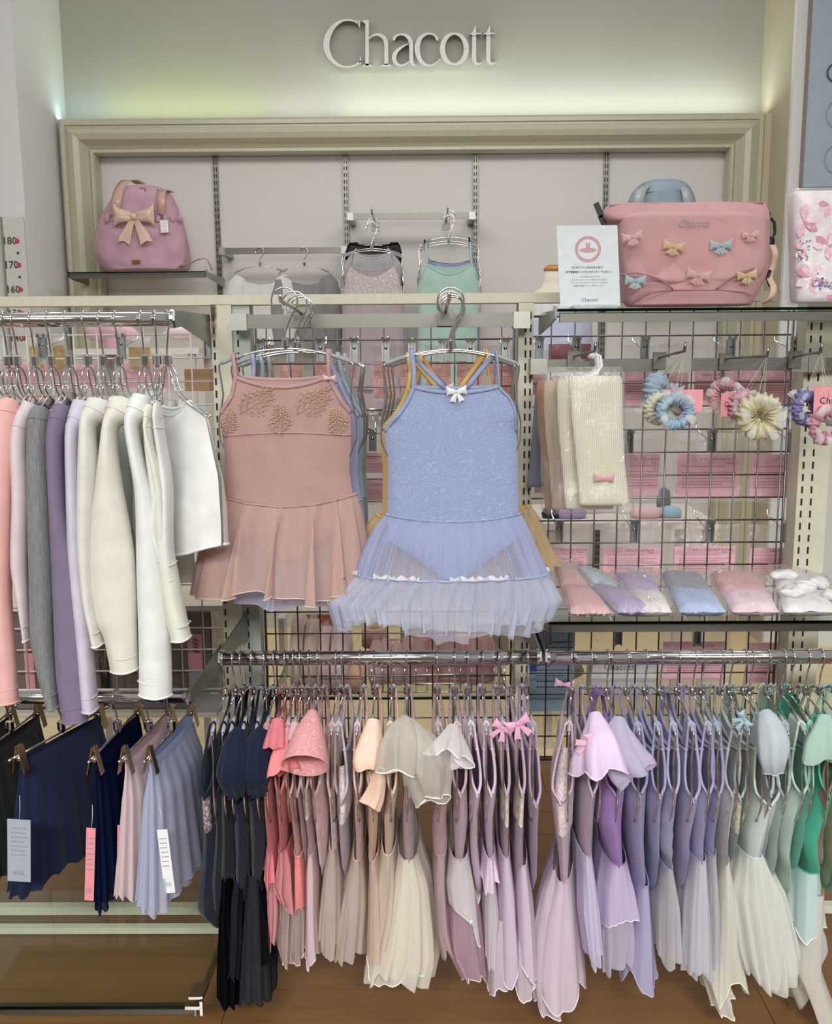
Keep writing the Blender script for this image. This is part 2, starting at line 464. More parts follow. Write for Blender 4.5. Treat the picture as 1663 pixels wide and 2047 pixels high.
letters = {
 'C': [('s', [(378, 118, 14), (345, 98, 16), (300, 88, 15), (250, 90, 20), (195, 115, 30), (145, 165, 42), (110, 230, 52), (98, 292, 54), (104, 355, 50), (135, 420, 38), (185, 470, 26), (240, 494, 18), (300, 496, 14), (350, 482, 15), (400, 445, 12)]),
       ('p', [(366, 96), (392, 92), (390, 152), (384, 152)]), ('p', [(396, 410), (403, 408), (403, 470), (380, 472)])],
 'h': [('p', [(404, 94), (438, 88), (470, 88), (470, 486), (438, 486), (438, 120)]), ('p', [(410, 486), (425, 478), (438, 470), (470, 470), (485, 478), (503, 486), (503, 495), (410, 495)]),
       ('s', [(466, 262, 8), (490, 232, 14), (530, 216, 20), (570, 220, 28), (605, 248, 34), (620, 290, 35), (622, 340, 34), (622, 480, 34)]),
       ('p', [(578, 486), (593, 478), (605, 470), (639, 470), (652, 478), (667, 486), (667, 495), (578, 495)])],
 'a': [('s', [(692, 268, 10), (690, 250, 26), (708, 228, 18), (745, 214, 16), (785, 218, 24), (822, 248, 34), (838, 295, 37), (840, 360, 35), (841, 430, 34), (852, 470, 26), (880, 484, 10)]),
       ('s', [(828, 292, 6), (780, 312, 14), (725, 348, 28), (694, 392, 38), (692, 436, 36), (712, 468, 26), (748, 484, 16), (790, 472, 12), (826, 446, 8)])],
 'c': [('s', [(1064, 268, 10), (1066, 250, 24), (1048, 224, 18), (1010, 208, 15), (962, 214, 22), (918, 248, 36), (895, 305, 45), (893, 355, 46), (906, 412, 40), (938, 460, 28), (985, 484, 18), (1032, 478, 13), (1070, 452, 10), (1092, 428, 7)])],
 'o': [('s', [(1218 + 105 * math.cos(a), 340 + 133 * math.sin(a), 16 + 30 * abs(math.cos(a))) for a in [2 * PI * i / 20 for i in range(21)]])],
 't': [('p', [(1345, 216), (1372, 196), (1402, 142), (1408, 142), (1408, 200), (1450, 200), (1450, 212), (1408, 212), (1408, 230), (1372, 230), (1372, 214)]),
       ('s', [(1390, 225, 36), (1390, 330, 36), (1390, 425, 36), (1400, 458, 28), (1425, 472, 18), (1456, 458, 7)])],
}
letters['u'] = [(k, [((p[0] + 124, p[1] - 2) + tuple(p[2:])) for p in pts]) for k, pts in letters['t']]
order = ['C', 'h', 'a', 'c', 'o', 't', 'u']
for ch in order:
    mb = MB()
    for k, pts in letters[ch]:
        if k == 's': stroke(mb, pts, SY, WY + .02)
        else: mb.prism(pts, sfn, SY, WY + .02)
    part('letter', mb, SIGNM, sign, False, True)

# ------------------------------------------------------------------ left pier: height chart
HY = 4.60
def hz(y): return PZ(40, y, HY)
def hx(x, y): return PX(x, y, HY)
t = thing('height_chart', 'white growth ruler board marked 180 170 160 with rose dots', 'ruler', (hx(40, 600), HY, .5))
x0c, x1c = hx(5, 433), hx(47, 433)
xa, xb = x0c - 0.0, x1c + .0
part('board', MB().span(xa, xb, HY - .004, HY + .006, .5, hz(433)), plain('d3d0c6', .4), t, False, True)
part('plaque_edge', MB().span(xa - .012, xa - .002, HY - .002, HY + .02, .45, hz(433)), plain('8d877c', .6), t, False, True)
hd, hn, hs = MB(), MB(), MB()
ys = [(482, '180'), (506, ''), (530, '170'), (554, ''), (579, '160'), (603, ''), (627, '150'), (652, ''), (676, '140')]
for y, s in ys:
    z = hz(y); cx = xb - .035
    m = MB()
    m.prism([(cx + (.011 if s else .006) * math.cos(a * PI / 8), z + (.011 if s else .006) * math.sin(a * PI / 8)) for a in range(16)], lambda x, y_, d: Vector((x, d, y_)), HY - .0065, HY - .004)
    part('rose_dot' if s else 'tick_dot', m, plain('c0405e', .5) if s else plain('4a4a48', .5), t, False, True)
    if s:
        tm = text_mesh(s, .045, bold=True); xf(tm, lambda p, z=z: Vector((p.x + (xa + xb) / 2 - .022, HY - .006, p.y + z))); part('numeral', tm, plain('55534c', .6), t, False, True, kind='stuff')


# ------------------------------------------------------------------ right pier: blue-grey poster panel
QY = 4.78
pz1, pz0 = PZ(1600, -60, QY), PZ(1602, 374, QY)
px0 = PX(1606, 300, QY)
t = thing('wall_poster', 'pale blue grey poster panel with thin circles on the white pier', 'poster', (px0, QY, pz0))
part('sheet', MB().span(px0, px0 + 1.0, QY - .008, QY + .01, pz0, pz1), plain('aab6c2', .35), t, False, True)
part('edge_strip', MB().span(px0 - .008, px0, QY - .012, QY + .015, pz0, pz1), plain('8c7a70', .5), t, False, True)
for (cx, cy, r, c, wd) in ((1672, 145, 17, '1f5b52', .004), (1680, 228, 27, '98a1a8', .002), (1676, 318, 27, '98a1a8', .002)):
    c0 = P(cx, cy, QY - .012); rr = r * QY / FPX
    part('ring_mark', MB().tube([c0 + Vector((rr * math.cos(a * PI / 16), 0, rr * math.sin(a * PI / 16))) for a in range(32)], wd, 6, closed=True), plain(c, .5), t, True, True)

# ================================================================== gondola frame
RY0, RY1 = 2.385, 2.445
def rail_z(px, top): return PZ(px, top, RY0)
zt = PZ(780, 587, RY0); zb = PZ(780, 607, RY0)
posts = []
pA1_ = PX(462, 620, 2.385)
gd = thing('gondola_frame', 'long cream painted gondola frame carrying grids, rails and glass shelves', 'shelving', (0, GY, 0))
part('top_rail', MB().span(-1.35, PX(1560, 590, RY0), RY0, RY1, zb, zt), CREAM, gd, False, True)
part('base_beam', MB().span(-1.35, pA1_, 2.24, 2.26, PZ(200, 1867, 2.24), PZ(200, 1855, 2.24)), CREAM, gd, False, True)
part('base_beam', MB().span(-1.35, 1.3, 2.36, 2.385, PZ(200, 1829, 2.36), PZ(200, 1814, 2.36)), CREAM, gd, False, True)
def rustmat():
    m, nt, out = _new('post with rust'); bs = nt.nodes.new('ShaderNodeBsdfPrincipled'); bs.inputs['Roughness'].default_value = .45
    tc = nt.nodes.new('ShaderNodeTexCoord'); sx = nt.nodes.new('ShaderNodeSeparateXYZ'); L(nt, tc.outputs['Object'], sx.inputs[0])
    n = noise_n(nt, tc.outputs['Object'], 30, 4)
    # a narrow rust run at the upper corner of the post, in the post's own coordinates
    def mr(i, a, b_, c, d):
        q = nt.nodes.new('ShaderNodeMapRange'); q.inputs[1].default_value = a; q.inputs[2].default_value = b_; q.inputs[3].default_value = c; q.inputs[4].default_value = d
        L(nt, i, q.inputs[0]); return q.outputs[0]
    zz = mr(sx.outputs[2], zb - .16, zb - .01, 0, 1)
    xx = mr(sx.outputs[0], PX(429, 640, RY0), PX(440, 640, RY0), 1, 0)
    mu = nt.nodes.new('ShaderNodeMath'); mu.operation = 'MULTIPLY'; L(nt, zz, mu.inputs[0]); L(nt, xx, mu.inputs[1])
    mv = nt.nodes.new('ShaderNodeMath'); mv.operation = 'MULTIPLY'; L(nt, mu.outputs[0], mv.inputs[0]); L(nt, n.outputs[0], mv.inputs[1])
    r = ramp(nt, mv.outputs[0], [(.2, C('cfc9b4')), (.36, C('8f6a48')), (.5, C('4a2c1c'))]); L(nt, r.outputs[0], bs.inputs[0])
    L(nt, bs.outputs[0], out.inputs[0]); return m
RUST = rustmat()
def post(x0, x1, slotx, rust=False, y0=2.385, y1=2.45):
    part('post', MB().span(x0, x1, y0, y1, .0, zb + .001), RUST if rust else CREAM, gd, False, True)
    sl = MB(); z = zb - .03
    while z > .12:
        for sx_ in slotx: sl.box((sx_, y0 - .0006, z), (.0042, .002, .017))
        z -= .0305
    part('slot', sl, DARK, gd, False, True, kind='stuff')
def xg(px, py=900): return PX(px, py, 2.385)
pA0, pA1 = xg(421, 620), xg(462, 620)
post(pA0, pA1, [pA0 + .006], True)
part('post', MB().span(pA1, pA1 + .042, 2.395, 2.45, 0, zb + .001), plain('b4bab0', .5), gd, False, True)
sl = MB(); z = zb - .03
while z > .12:
    sl.box((pA1 + .012, 2.3945, z), (.0042, .002, .017)); z -= .0305
part('slot', sl, DARK, gd, False, True, kind='stuff')
pB0, pB1 = xg(1037, 620), xg(1067, 620); post(pB0, pB1, [pB0 + .017, pB0 + .029])
pC0, pC1 = xg(1614, 620), xg(1652, 620); post(pC0, pC1 + .03, [pC0 + .012, pC0 + .035])

# wire grids
def wire_grid(name, x0, x1, z0, z1, xs0, zs0, mat, label, Y=2.46, pitch=.0586, bottomrail=False):
    t = thing(name, label, 'wire grid', ((x0 + x1) / 2, Y, z0))
    mb = MB(); x = xs0
    while x > x0: x -= pitch
    x += pitch
    while x < x1: mb.tube([(x, Y, z0), (x, Y, z1)], .0021, 6); x += pitch
    part('upright_wires', mb, mat, t, True, True, kind='stuff')
    mb = MB(); z = zs0
    while z > z0: z -= pitch * .995
    z += pitch * .995
    while z < z1: mb.tube([(x0, Y + .004, z), (x1, Y + .004, z)], .0021, 6); z += pitch * .995
    part('cross_wires', mb, mat, t, True, True, kind='stuff')
    mb = MB()
    for a, b in (((x0, z0), (x1, z0)), ((x0, z1), (x1, z1)), ((x0, z0), (x0, z1)), ((x1, z0), (x1, z1))):
        mb.tube([(a[0], Y, a[1]), (b[0], Y, b[1])], .0035, 8)
    part('border_wire', mb, mat, t, True, True)
    return t
GW = metal('8b878c', .35)
GWL = plain('cfcac4', .4)
wire_grid('wire_grid', pA1 + .045, pB0 - .004, .42, zb - .03, PX(534, 720, 2.46), PZ(800, 679, 2.46), GW, 'grey wire grid behind the two hanging party leotards')
wire_grid('wire_grid', pB1 + .004, pC0 - .004, .42, zb - .03, PX(1101, 720, 2.46), PZ(1300, 671, 2.46), GW, 'grey wire grid holding the rows of pink cards')
wire_grid('wire_grid', -1.3, pA0 - .01, .62, zb - .03, PX(56, 720, 2.46), PZ(150, 670, 2.46), GWL, 'off white wire grid behind the rack of long sleeved tops')

# flat steel cross rails
def rect_rail(x0, x1, z0, z1, y0, y1, label):
    t = thing('flat_rail', label, 'rail', ((x0 + x1) / 2, (y0 + y1) / 2, z0))
    part('bar', MB().span(x0, x1, y0, y1, z0, z1), STEEL, t, False, True)
    for s in (x0 - .003, x1 - .036):
        part('bracket', MB().span(s, s + .039, y0 - .006, y1 + .03, z0 - .004, z1 + .002), metal('a5a59c', .35), t, False, True)
    return t
ry = 2.32
rect_rail(PX(463, 640, ry), PX(1057, 640, ry), PZ(760, 655, ry), PZ(760, 627, ry), ry, ry + .018, 'flat steel crossbar carrying the two arms of hanging leotards')
ry2 = 2.34
rect_rail(PX(1063, 730, ry2), PX(1345, 730, ry2), PZ(1200, 744, ry2), PZ(1200, 718, ry2), ry2, ry2 + .018, 'flat steel crossbar above the bagged leg warmers')
rect_rail(PX(1350, 730, ry2), PX(1612, 730, ry2), PZ(1480, 741, ry2), PZ(1480, 716, ry2), ry2, ry2 + .018, 'flat steel crossbar carrying the scrunchie hooks')
rect_rail(PX(1616, 730, ry2), PX(1760, 730, ry2), PZ(1650, 740, ry2), PZ(1650, 715, ry2), ry2, ry2 + .018, 'flat steel crossbar past the last post by purple scrunchies')

# round hanging bars with arms back to the posts
def hang_bar(label, x0, x1, zc, Y, r=.0155, arms=True):
    t = thing('hanging_bar', label, 'rail', ((x0 + x1) / 2, Y, zc))
    part('tube', MB().tube([(x0, Y, zc), (x1, Y, zc)], r, 24), CHROME, t, True, True)
    for s, x in ((0, x0), (1, x1)):
        if x < -1.15 or x > 1.2: continue
        d = 1 if s else -1
        part('flange', MB().tube([(x - .002 * d, Y, zc), (x + .004 * d, Y, zc)], r * 1.25, 20), CHROME, t, False, True)
        mb = MB(); xx = x + .006 * d
        pr = [(Y - .017, zc - .004), (Y - .012, zc + .016), (Y + .03, zc + .018), (2.384, zc + .02), (2.384, zc - .06), (2.34, zc - .045), (Y + .05, zc - .014), (Y, zc - .018)]
        mb.prism(pr, lambda a, b, dd: Vector((dd, a, b)), xx - .0022, xx + .0022)
        part('arm', mb, metal('8d9490', .3), t, False, True)
    return t
BY = 2.06
zLtop = PZ(200, 638.5, BY)
hang_bar('thick chrome bar that holds the long sleeved tops', -1.25, PX(345, 638, BY), zLtop, BY)
zLlow = PZ(300, 1393, BY)
hang_bar('low chrome bar that holds the clipped skirts', -1.25, PX(377, 1393, BY), zLlow, BY, .0145)
zMid = PZ(760, 1315, BY)
hang_bar('chrome bar that holds navy to lilac leotards', PX(446, 1315, BY), PX(1074, 1315, BY), zMid, BY)
zRt = PZ(1350, 1314, BY)
hang_bar('chrome bar that holds lavender to green leotards', PX(1096, 1314, BY), 1.25, zRt, BY)

# glass shelves
def glass_shelf(label, x0, x1, y0, y1, z, th=.006, rail=True, armz=.03, arms=(1, 1)):
    t = thing('glass_shelf', label, 'shelf', ((x0 + x1) / 2, y0, z))
    part('pane', MB().span(x0, x1, y0 + .002, y1, z - th, z), GLASS, t, False, True)
    part('front_edge', MB().span(x0, x1, y0 - .0005, y0 + .002, z - th, z), GEDGE, t, False, True)
    if rail: part('front_bar', MB().span(x0 + .01, x1 - .01, y0 + .012, y0 + .026, z - th - .022, z - th - .002), STEEL, t, False, True)
    for s, x in ((0, x0), (1, x1)):
        if not arms[s]: continue
        mb = MB(); mb.prism([(y0 - .004, z + .006), (y0 - .004, z - .02), (y0 + .08, z - .032), (y1 + .01, z - .05), (y1 + .01, z - th), (y0 + .02, z - th), (y0 + .02, z + .006)], lambda a, b, dd: Vector((dd, a, b)), x - .004, x + .001)
        part('bracket', mb, metal('9a9d98', .25), t, False, True)
    return t
zS1 = PZ(1350, 615.5, 2.12)
glass_shelf('upper glass shelf under the big pink tote', PX(1112, 618, 2.12), 1.25, 2.12, 2.40, zS1)
zS2 = PZ(1350, 1242, 2.12)
glass_shelf('lower glass shelf carrying bagged knitwear', PX(1095, 1244, 2.12), 1.25, 2.12, 2.40, zS2)
YF = 1.93
zS3 = PZ(200, 2013, YF)
glass_shelf('empty glass shelf near the floor below the clipped skirts', -1.3, PX(392, 2015, YF), YF, 2.40, zS3)
t = thing('shelf_clip', 'chrome corner clip holding the lowest empty glass shelf', 'clip', P(388, 2015, YF))
c = P(390, 2012, YF - .006)
mb = MB().box(c + Vector((-.004, 0, .0)), (.034, .012, .008)).box(c + Vector((.015, .0, .0)), (.006, .016, .034)).box(c + Vector((.0, .03, .016)), (.03, .05, .006))
part('clamp', mb, CHROME, t, False, True)
# shelf on the far side, low in the middle bay
zS4 = PZ(760, 1388, 2.50)
glass_shelf('glass shelf of toe pads seen past the leotard hangers', pA1 + .05, pB0 - .01, 2.475, 2.80, zS4, rail=False)
zS5 = PZ(250, 1418, 2.50)
t = thing('far_shelf', 'pale shelf behind the clear bins on the far side', 'shelf', (-.9, 2.6, zS5))
part('board', MB().span(-1.3, pA0 - .005, 2.475, 2.85, zS5 - .014, zS5), CREAM, t, False, True)
z6 = PZ(250, 1208, 2.50)
t = thing('far_shelf', 'upper pale shelf edge showing behind the hanging sleeves', 'shelf', (-.9, 2.6, z6))
part('board', MB().span(-1.3, pA0 - .005, 2.475, 2.85, z6 - .012, z6), CREAM, t, False, True)

# ================================================================== hangers
def hook_path(h0, hc, r):
    pts = [(0, 0, h0), (0, 0, h0 + .012), (r * .45, 0, hc - r * 1.25), (r * .85, 0, hc - r * .6)]
    return [Vector(p) for p in pts] + arc((0, 0, hc), r, -8, 208, 12)
def form_hanger_parts(t, hc, r, w=.138):
    part('hook', MB().tube(smooth3(hook_path(.02, hc, r)), .0019, 8), CHROME, t)
    part('swivel_block', MB().tube([(0, 0, -.001), (0, 0, .005), (0, 0, .0051), (0, 0, .018), (0, 0, .0195)], [.004, .0055, .0078, .0078, .005], 14), CHROME, t, False)
    arm = [Vector((w * k / 10, 0, -.03 * abs(k / 10) ** 2)) for k in range(-10, 11)]
    side = [(.1405, -.034), (.141, -.042), (.137, -.07), (.1345, -.095), (.139, -.12), (.146, -.15), (.145, -.19), (.125, -.235), (.07, -.25)]
    k_ = w / .138
    path = arm + [Vector((x * k_, 0, z)) for x, z in side] + [Vector((-x * k_, 0, z)) for x, z in side[::-1]]
    part('form_wire', MB().tube(path, .0021, 7, closed=True), CHROME, t)
    for s in (-1, 1):
        part('rubber_sleeve', MB().tube([(s * w * u, 0, -.03 * u * u) for u in (.66, .75, .85, .93, .985)], .0042, 8), RUBBER, t)
def smooth3(pts, m=3):
    q = smooth_path([tuple(p) for p in pts], m); return [Vector(p) for p in q]
def proto_form(hc, r, w=.138):
    t = thing('clothes_hanger', 'x', 'hanger'); form_hanger_parts(t, hc, r, w); return t
def proto_double(hc, r):
    t = thing('clothes_hanger', 'x', 'hanger')
    part('hook', MB().tube(smooth3(hook_path(.02, hc, r)), .0021, 8), CHROME, t)
    part('swivel_block', MB().tube([(0, 0, -.001), (0, 0, .003), (0, 0, .003), (0, 0, .02), (0, 0, .021)], [.004, .006, .0095, .0095, .005], 14), CHROME, t, False)
    half = [(0, 0), (.014, -.006), (.024, -.022), (.03, -.042), (.045, -.06), (.075, -.075), (.11, -.088), (.145, -.1)]
    for s in (-1, 1):
        mb = MB()
        for y in (-.006, .006):
            mb.tube(smooth3([(s * x, y * min(1, x / .02), z) for x, z in half]), .0019, 7)
        mb.tube([(s * .145, -.006, -.1), (s * .149, 0, -.101), (s * .145, .006, -.1)], .0019, 6)
        for x, z in ((.028, -.04), (.075, -.075)): mb.tube([(s * x, -.006, z), (s * x, .006, z)], .0022, 6)
        part('shoulder_wire', mb, CHROME, t)
    return t
def proto_clip(hc, r, w=.16):
    t = thing('clip_hanger', 'x', 'hanger')
    part('hook', MB().tube(smooth3(hook_path(.02, hc, r)), .002, 8), CHROME, t)
    part('swivel_block', MB().tube([(0, 0, -.004), (0, 0, .004), (0, 0, .004), (0, 0, .022), (0, 0, .023)], [.006, .0085, .0095, .0095, .005], 14), CHROME, t, False)
    part('rod', MB().tube([(-w, 0, -.003), (w, 0, -.003)], .0025, 8).tube([(w - .006, 0, -.003), (w + .006, 0, -.003)], [.004, .003], 8).tube([(-w - .006, 0, -.003), (-w + .006, 0, -.003)], .004, 8), CHROME, t)
    for s in (-1, 1):
        x = s * (w - .028)
        c = part('clip', MB().box((x, -.009, -.012), (.018, .0015, .062), Matrix.Rotation(R(-12), 3, 'X')).box((x, .009, -.012), (.018, .0015, .062), Matrix.Rotation(R(12), 3, 'X')), metal('d8c298', .3), t, False)
        part('spring', MB().tube([(x - .008, 0, -.01), (x + .008, 0, -.01)], .006, 8), CHROME, c)
    return t
HP = {}
def hanger(kind, loc, rotz, label, group):
    if kind not in HP:
        HP[kind] = {'rack': lambda: proto_form(.086, .0185), 'front': lambda: proto_form(.098, .027),
                    'double': lambda: proto_double(.095, .0185), 'clip': lambda: proto_clip(.078, .0185), 'far': lambda: proto_form(.07, .02, .125)}[kind]()
        o = HP[kind]; o.location = loc; o.rotation_euler = (0, 0, rotz); o['label'] = label
    else: o = dup(HP[kind], None, loc, rotz, label)
    if group: o['group'] = group
    return o

# ================================================================== garment generators (x lateral, y through the cloth, z up)
FR = {'A': (400, 1200, 4.6194), 'B': (740, 1200, 4.6194), 'C': (1060, 1220, 2.758), 'D': (380, 1580, 4.376), 'E': (740, 1580, 4.3833), 'F': (1060, 1580, 2.758),
      'G': (0, 560, 3.198), 'H': (0, 1000, 3.615), 'J': (0, 1180, 3.615), 'K': (400, 660, 2.31), 'N': (0, 1550, 3.615)}
def tr(fr, rows):
    x0, y0, s = FR[fr]; return [(y0 + r[0] / s, x0 + r[1] / s, x0 + r[2] / s) for r in rows]

def sheet_pair(rows, n=12, dips=(.02, .03), wr=.0025, seed=0, p=3, ndip=6):
    """rows (z, aL, aR, bc, bh, gap) top to bottom -> front and back cloth"""
    mb = MB()
    for f in (-1, 1):
        g = []
        dip = dips[0] if f < 0 else dips[1]
        for i, (z, aL, aR, bc, bh, gap) in enumerate(rows):
            r = []
            for j in range(n + 1):
                u = -1 + 2 * j / n; a = (aL + aR) / 2 + u * (aR - aL) / 2
                b = math.sqrt(gap * gap + max(0, bh * bh - gap * gap) * (1 - abs(u) ** p))
                k = max(0, 1 - i / ndip)
                zz = z - dip * (1 - u * u) * k
                nn = noise.noise(Vector((a * 22 + seed, zz * 9, seed * 3.1 + f))) * wr * (1 - abs(u) ** 4)
                r.append((a, bc + f * b + nn, zz))
            g.append(r)
        mb.grid(g, flip=f > 0)
    return mb
def resample(tab, n):
    a, b = tab[0][0], tab[-1][0]
    if a < b: return [(a + (b - a) * i / n,) + interp(tab, a + (b - a) * i / n) for i in range(n + 1)]
    neg = [(-t[0],) + tuple(t[1:]) for t in tab]
    return [(-q[0],) + tuple(q[1:]) for q in resample(neg, n)]

def skirt_mb(rows, nf=16, amp=.008, seed=0, hemw=.01, nt=96, thin=.35, flip=False, top_amp=.15, pw=1.0, ex=1.0, lap=0):
    """rows (z, A, bc, bh[, ac]) top to bottom"""
    mb = MB(); g = []; rnd = random.Random(seed * 7 + 3)
    ph = [rnd.uniform(0, 6.3) for _ in range(6)]; n = len(rows)
    for i, row in enumerate(rows):
        z, A, bc, bh = row[:4]; ac = row[4] if len(row) > 4 else 0
        v = i / (n - 1); am = amp * (top_amp + (1 - top_amp) * v ** pw); r = []
        for k in range(nt):
            th = 2 * PI * k / nt
            w_ = math.sin(nf * th + ph[0] + 1.3 * math.sin(2 * th + ph[1]) + .25 * v) + .35 * math.sin(2.3 * nf * th + ph[2])
            ca, sa = math.cos(th), math.sin(th)
            a = ac + ca * (A + am * w_ * .8) + (am * lap * math.cos(nf * th + ph[0] + 1.3 * math.sin(2 * th + ph[1]) + .25 * v) if lap else 0); b = bc + math.copysign(abs(sa) ** ex, sa) * bh + sa * am * w_ * (1.0 if lap else .55) + (am * w_ * thin if abs(sa) < .7 else 0) 
            zz = z - v ** 3 * hemw * (math.sin(3 * th + ph[3]) + .5 * math.sin(5 * th + ph[4]) + .15 * w_)
            r.append((a, b, zz))
        g.append(r)
    mb.grid(g, wrap=True, flip=flip)
    return mb, g

def loft(path, rads, n=24, ruf=0, m=7, flat=None, seed=0, endcap=False, cst=0.3):
    path = [Vector(p) for p in path]; mm = len(path); rows = []; up = Vector((0, 1, 0))
    for i in range(mm):
        t = (path[min(i + 1, mm - 1)] - path[max(i - 1, 0)]).normalized()
        u = up - t * up.dot(t)
        if u.length < 1e-3: u = t.orthogonal()
        u.normalize(); w_ = t.cross(u); up = u
        r = rads[i]; rx, ry = r if isinstance(r, tuple) else (r, r)
        v = (i / (mm - 1)) ** .7; row = []
        for k in range(n):
            th = 2 * PI * k / n; q = 1 + ruf * v * (math.sin(m * th + seed) + cst * math.sin(2.7 * m * th + 2 * seed))
            row.append(path[i] + (u * math.cos(th) * rx + w_ * math.sin(th) * ry) * q + t * (ruf * .6 * v * rx * math.sin(m * th + seed + 1)))
        rows.append(row)
    mb = MB(); mb.grid(rows, wrap=True)
    if endcap: 
        e = (mm - 1) * n; mb.f.append(tuple(e + k for k in range(n)))
    return mb, rows

ARMG = 'leotard hangers on the chrome bars'
def rack_garment(bx, by, zbar, label, short, mat, T, S=None, smat=None, hem=None, bind=None, style='cami', ua=1588, lace=None, under=None, hm=None, nf=10, amp=.008, rot=0, Ay=1.93,
                 Askirt=.128, hemw=.012, name=None, bowc=None, cat=None, hangl=None, peplum=None, hemc=None, wr=.004, layers=1):
    X0 = PX(bx, by, BY); z0 = zbar - .087
    rz = -PI / 2 + R(rot)
    root = thing(name or ('skirted_leotard' if S else 'leotard'), label, cat or ('dress' if S else 'leotard'), (X0, BY, z0), rz, None)
    hanger('rack', (X0, BY, z0), rz, 'chrome hanger inside the ' + short, None)
    def cz(py): return P(bx, py, Ay).z - z0
    def cb(py, xl, xr): a, b = PX(xl, py, Ay) - X0, PX(xr, py, Ay) - X0; return (a + b) / 2, (b - a) / 2
    tt = [(cz(r[0]),) + cb(*r) for r in T]        # z, bc, bh
    zU = cz(ua); z1 = tt[-1][0]; zN = -.075
    sx = .112
    c0 = tt[0][1]
    # keep the straps on the hanger
    strapc = lambda z: 0 + (interp([(-q[0],) + q[1:] for q in tt], -z)[0]) * min(1, max(0, -z / max(.02, -zU)))
    def bcbh(z):
        bc, bh = interp([(-q[0],) + q[1:] for q in tt], -z)
        if z > zU:
            k = z / zU  # 1 at underarm, 0 at hanger
            return bc * k, .004 + (max(bh, .009) - .004) * min(1, k * 1.6)
        return bc, max(bh, .006)
    Ztab = [(-zN, .121), (-(zN * .45 + zU * .55), .122), (-zU, .138), (-(zU - .12), .122), (-(z1 if S else z1 + .13), .128)]
    if S: Ztab += [(-(z1 - .02), .110), (-(z1 - .05), .095), (-(z1 - .13), .03)]
    else: Ztab += [(-(z1 + .06), .10), (-z1, .035)]
    Ztab.sort()
    zend = (z1 - .13) if S else z1
    rows = []
    NR = 30
    for i in range(NR + 1):
        z = zN + (zend - zN) * i / NR
        A = interp(Ztab, -z)[0]; bc, bh = bcbh(z)
        if S and z < z1: bh *= max(.3, 1 - (z1 - z) / .13)
        gap = bh * .85 * max(0, min(1, (z - zU) / .03)) if z > zU else 0
        rows.append((z, -A, A, bc, bh, gap))
    mb = sheet_pair(rows, 14, seed=bx * .37, wr=wr, p=5)
    part('bodice', mb, mat, root)
    # straps and armhole edging: closed loops
    bm_ = bind or mat
    for s in (-1, 1):
        path = []
        zs = [zU - .004, zU + .004, zU + .012, zU * .75 + zN * .25, zU * .5 + zN * .5, zU * .25 + zN * .75, zN, zN * .6, zN * .3, -.022]
        fr_, bk = [], []
        for z in zs:
            A = interp(Ztab, -z)[0] if z < zN else sx + .006
            bc, bh = bcbh(z); g_ = bh * .85 * max(0, min(1, (z - zU) / .03)) if z > zU else 0
            fr_.append((s * A, bc - g_, z)); bk.append((s * A, bc + g_, z))
        path = fr_ + [(s * sx, 0, -.0155)] + bk[::-1][:-1]
        part('strap_binding', MB().tube(smooth3(path, 2), .0029, 6, closed=False, flat=1.4), bm_, root)
        if style in ('tank', 'wide'):
            wd = .04 if style == 'tank' else .055
            n0 = 6; loop = fr_[n0:] + [(s * sx, 0, -.0155)] + bk[::-1][:len(bk) - n0]
            g = [[p, (p[0] - s * wd * .5, p[1], p[2] + .001 * (0)), (p[0] - s * wd, p[1], p[2] - .004)] for p in loop]
            m2 = MB(); m2.grid(g); part('shoulder_band', m2, mat, root)
    for f, dp in ((-1, .02), (1, .03)):
        rr = rows[0]; pts = [(u * rr[2], rr[3] + f * math.sqrt(rr[5] ** 2 + max(0, rr[4] ** 2 - rr[5] ** 2) * (1 - abs(u) ** 3)), rr[0] - dp * (1 - u * u)) for u in [k / 8 for k in range(-8, 9)]]
        part('neck_binding', MB().tube(pts, .003, 6, flat=1.4), bm_, root)
    if lace:   # contrasting panel over the upper front edge: (material, py0, py1)
        for s in (1,):
            lz0, lz1 = cz(lace[1]), cz(lace[2]); g = []
            for i in range(9):
                z = lz0 + (lz1 - lz0) * i / 8; A = interp(Ztab, -z)[0]; bc, bh = bcbh(z)
                if z > zU: row = None
                g.append([(A * ca + .002 * math.sin(9 * z * 30), bc + sb * (bh + .0035), z) for ca, sb in [(max(.0, 1 - .55 * abs(q)) * 1.0 + .012, math.copysign(min(1, abs(q) ** .5), q)) for q in [k / 6 for k in range(-6, 7)]]])
            part('lace_panel', MB().grid(g), lace[0], root)
    if S:
        ss = [(cz(r[0]),) + cb(*r) for r in S]; zt, zh = ss[0][0], ss[-1][0]
        tab = [(-q[0],) + q[1:] for q in ss]
        for lay in range(layers):
            rws = []
            NS = 18
            for i in range(NS + 1):
                v = i / NS; z = zt + .004 + (zh - zt - .004) * v; bc, bh = interp(tab, -z)
                A = .127 + (Askirt - .127) * v ** .8 + (.008 * lay * v)
                af = A * (1 - .36 * v ** .7); rws.append((z - lay * .012 * v, af, bc, max(.008, bh * (1.02 if lay == 0 else 1.10) * (1 + .10 * v)), A - af - .004))
            mb, g = skirt_mb(rws, nf + lay * 4, amp, seed=bx + lay * 31, hemw=hemw, ex=.7)
            sk = part('skirt' if lay == 0 else 'overskirt', mb, smat or mat, root)
            if lay == 0 and hem is not None:
                part('hem', MB().tube(g[-1], .0014, 4, closed=True), hem, sk)
        part('waist_seam', MB().tube([(p[0] * 1.0, p[1], p[2]) for p in g[0]][::3], .0015, 5, closed=True), mat, root)
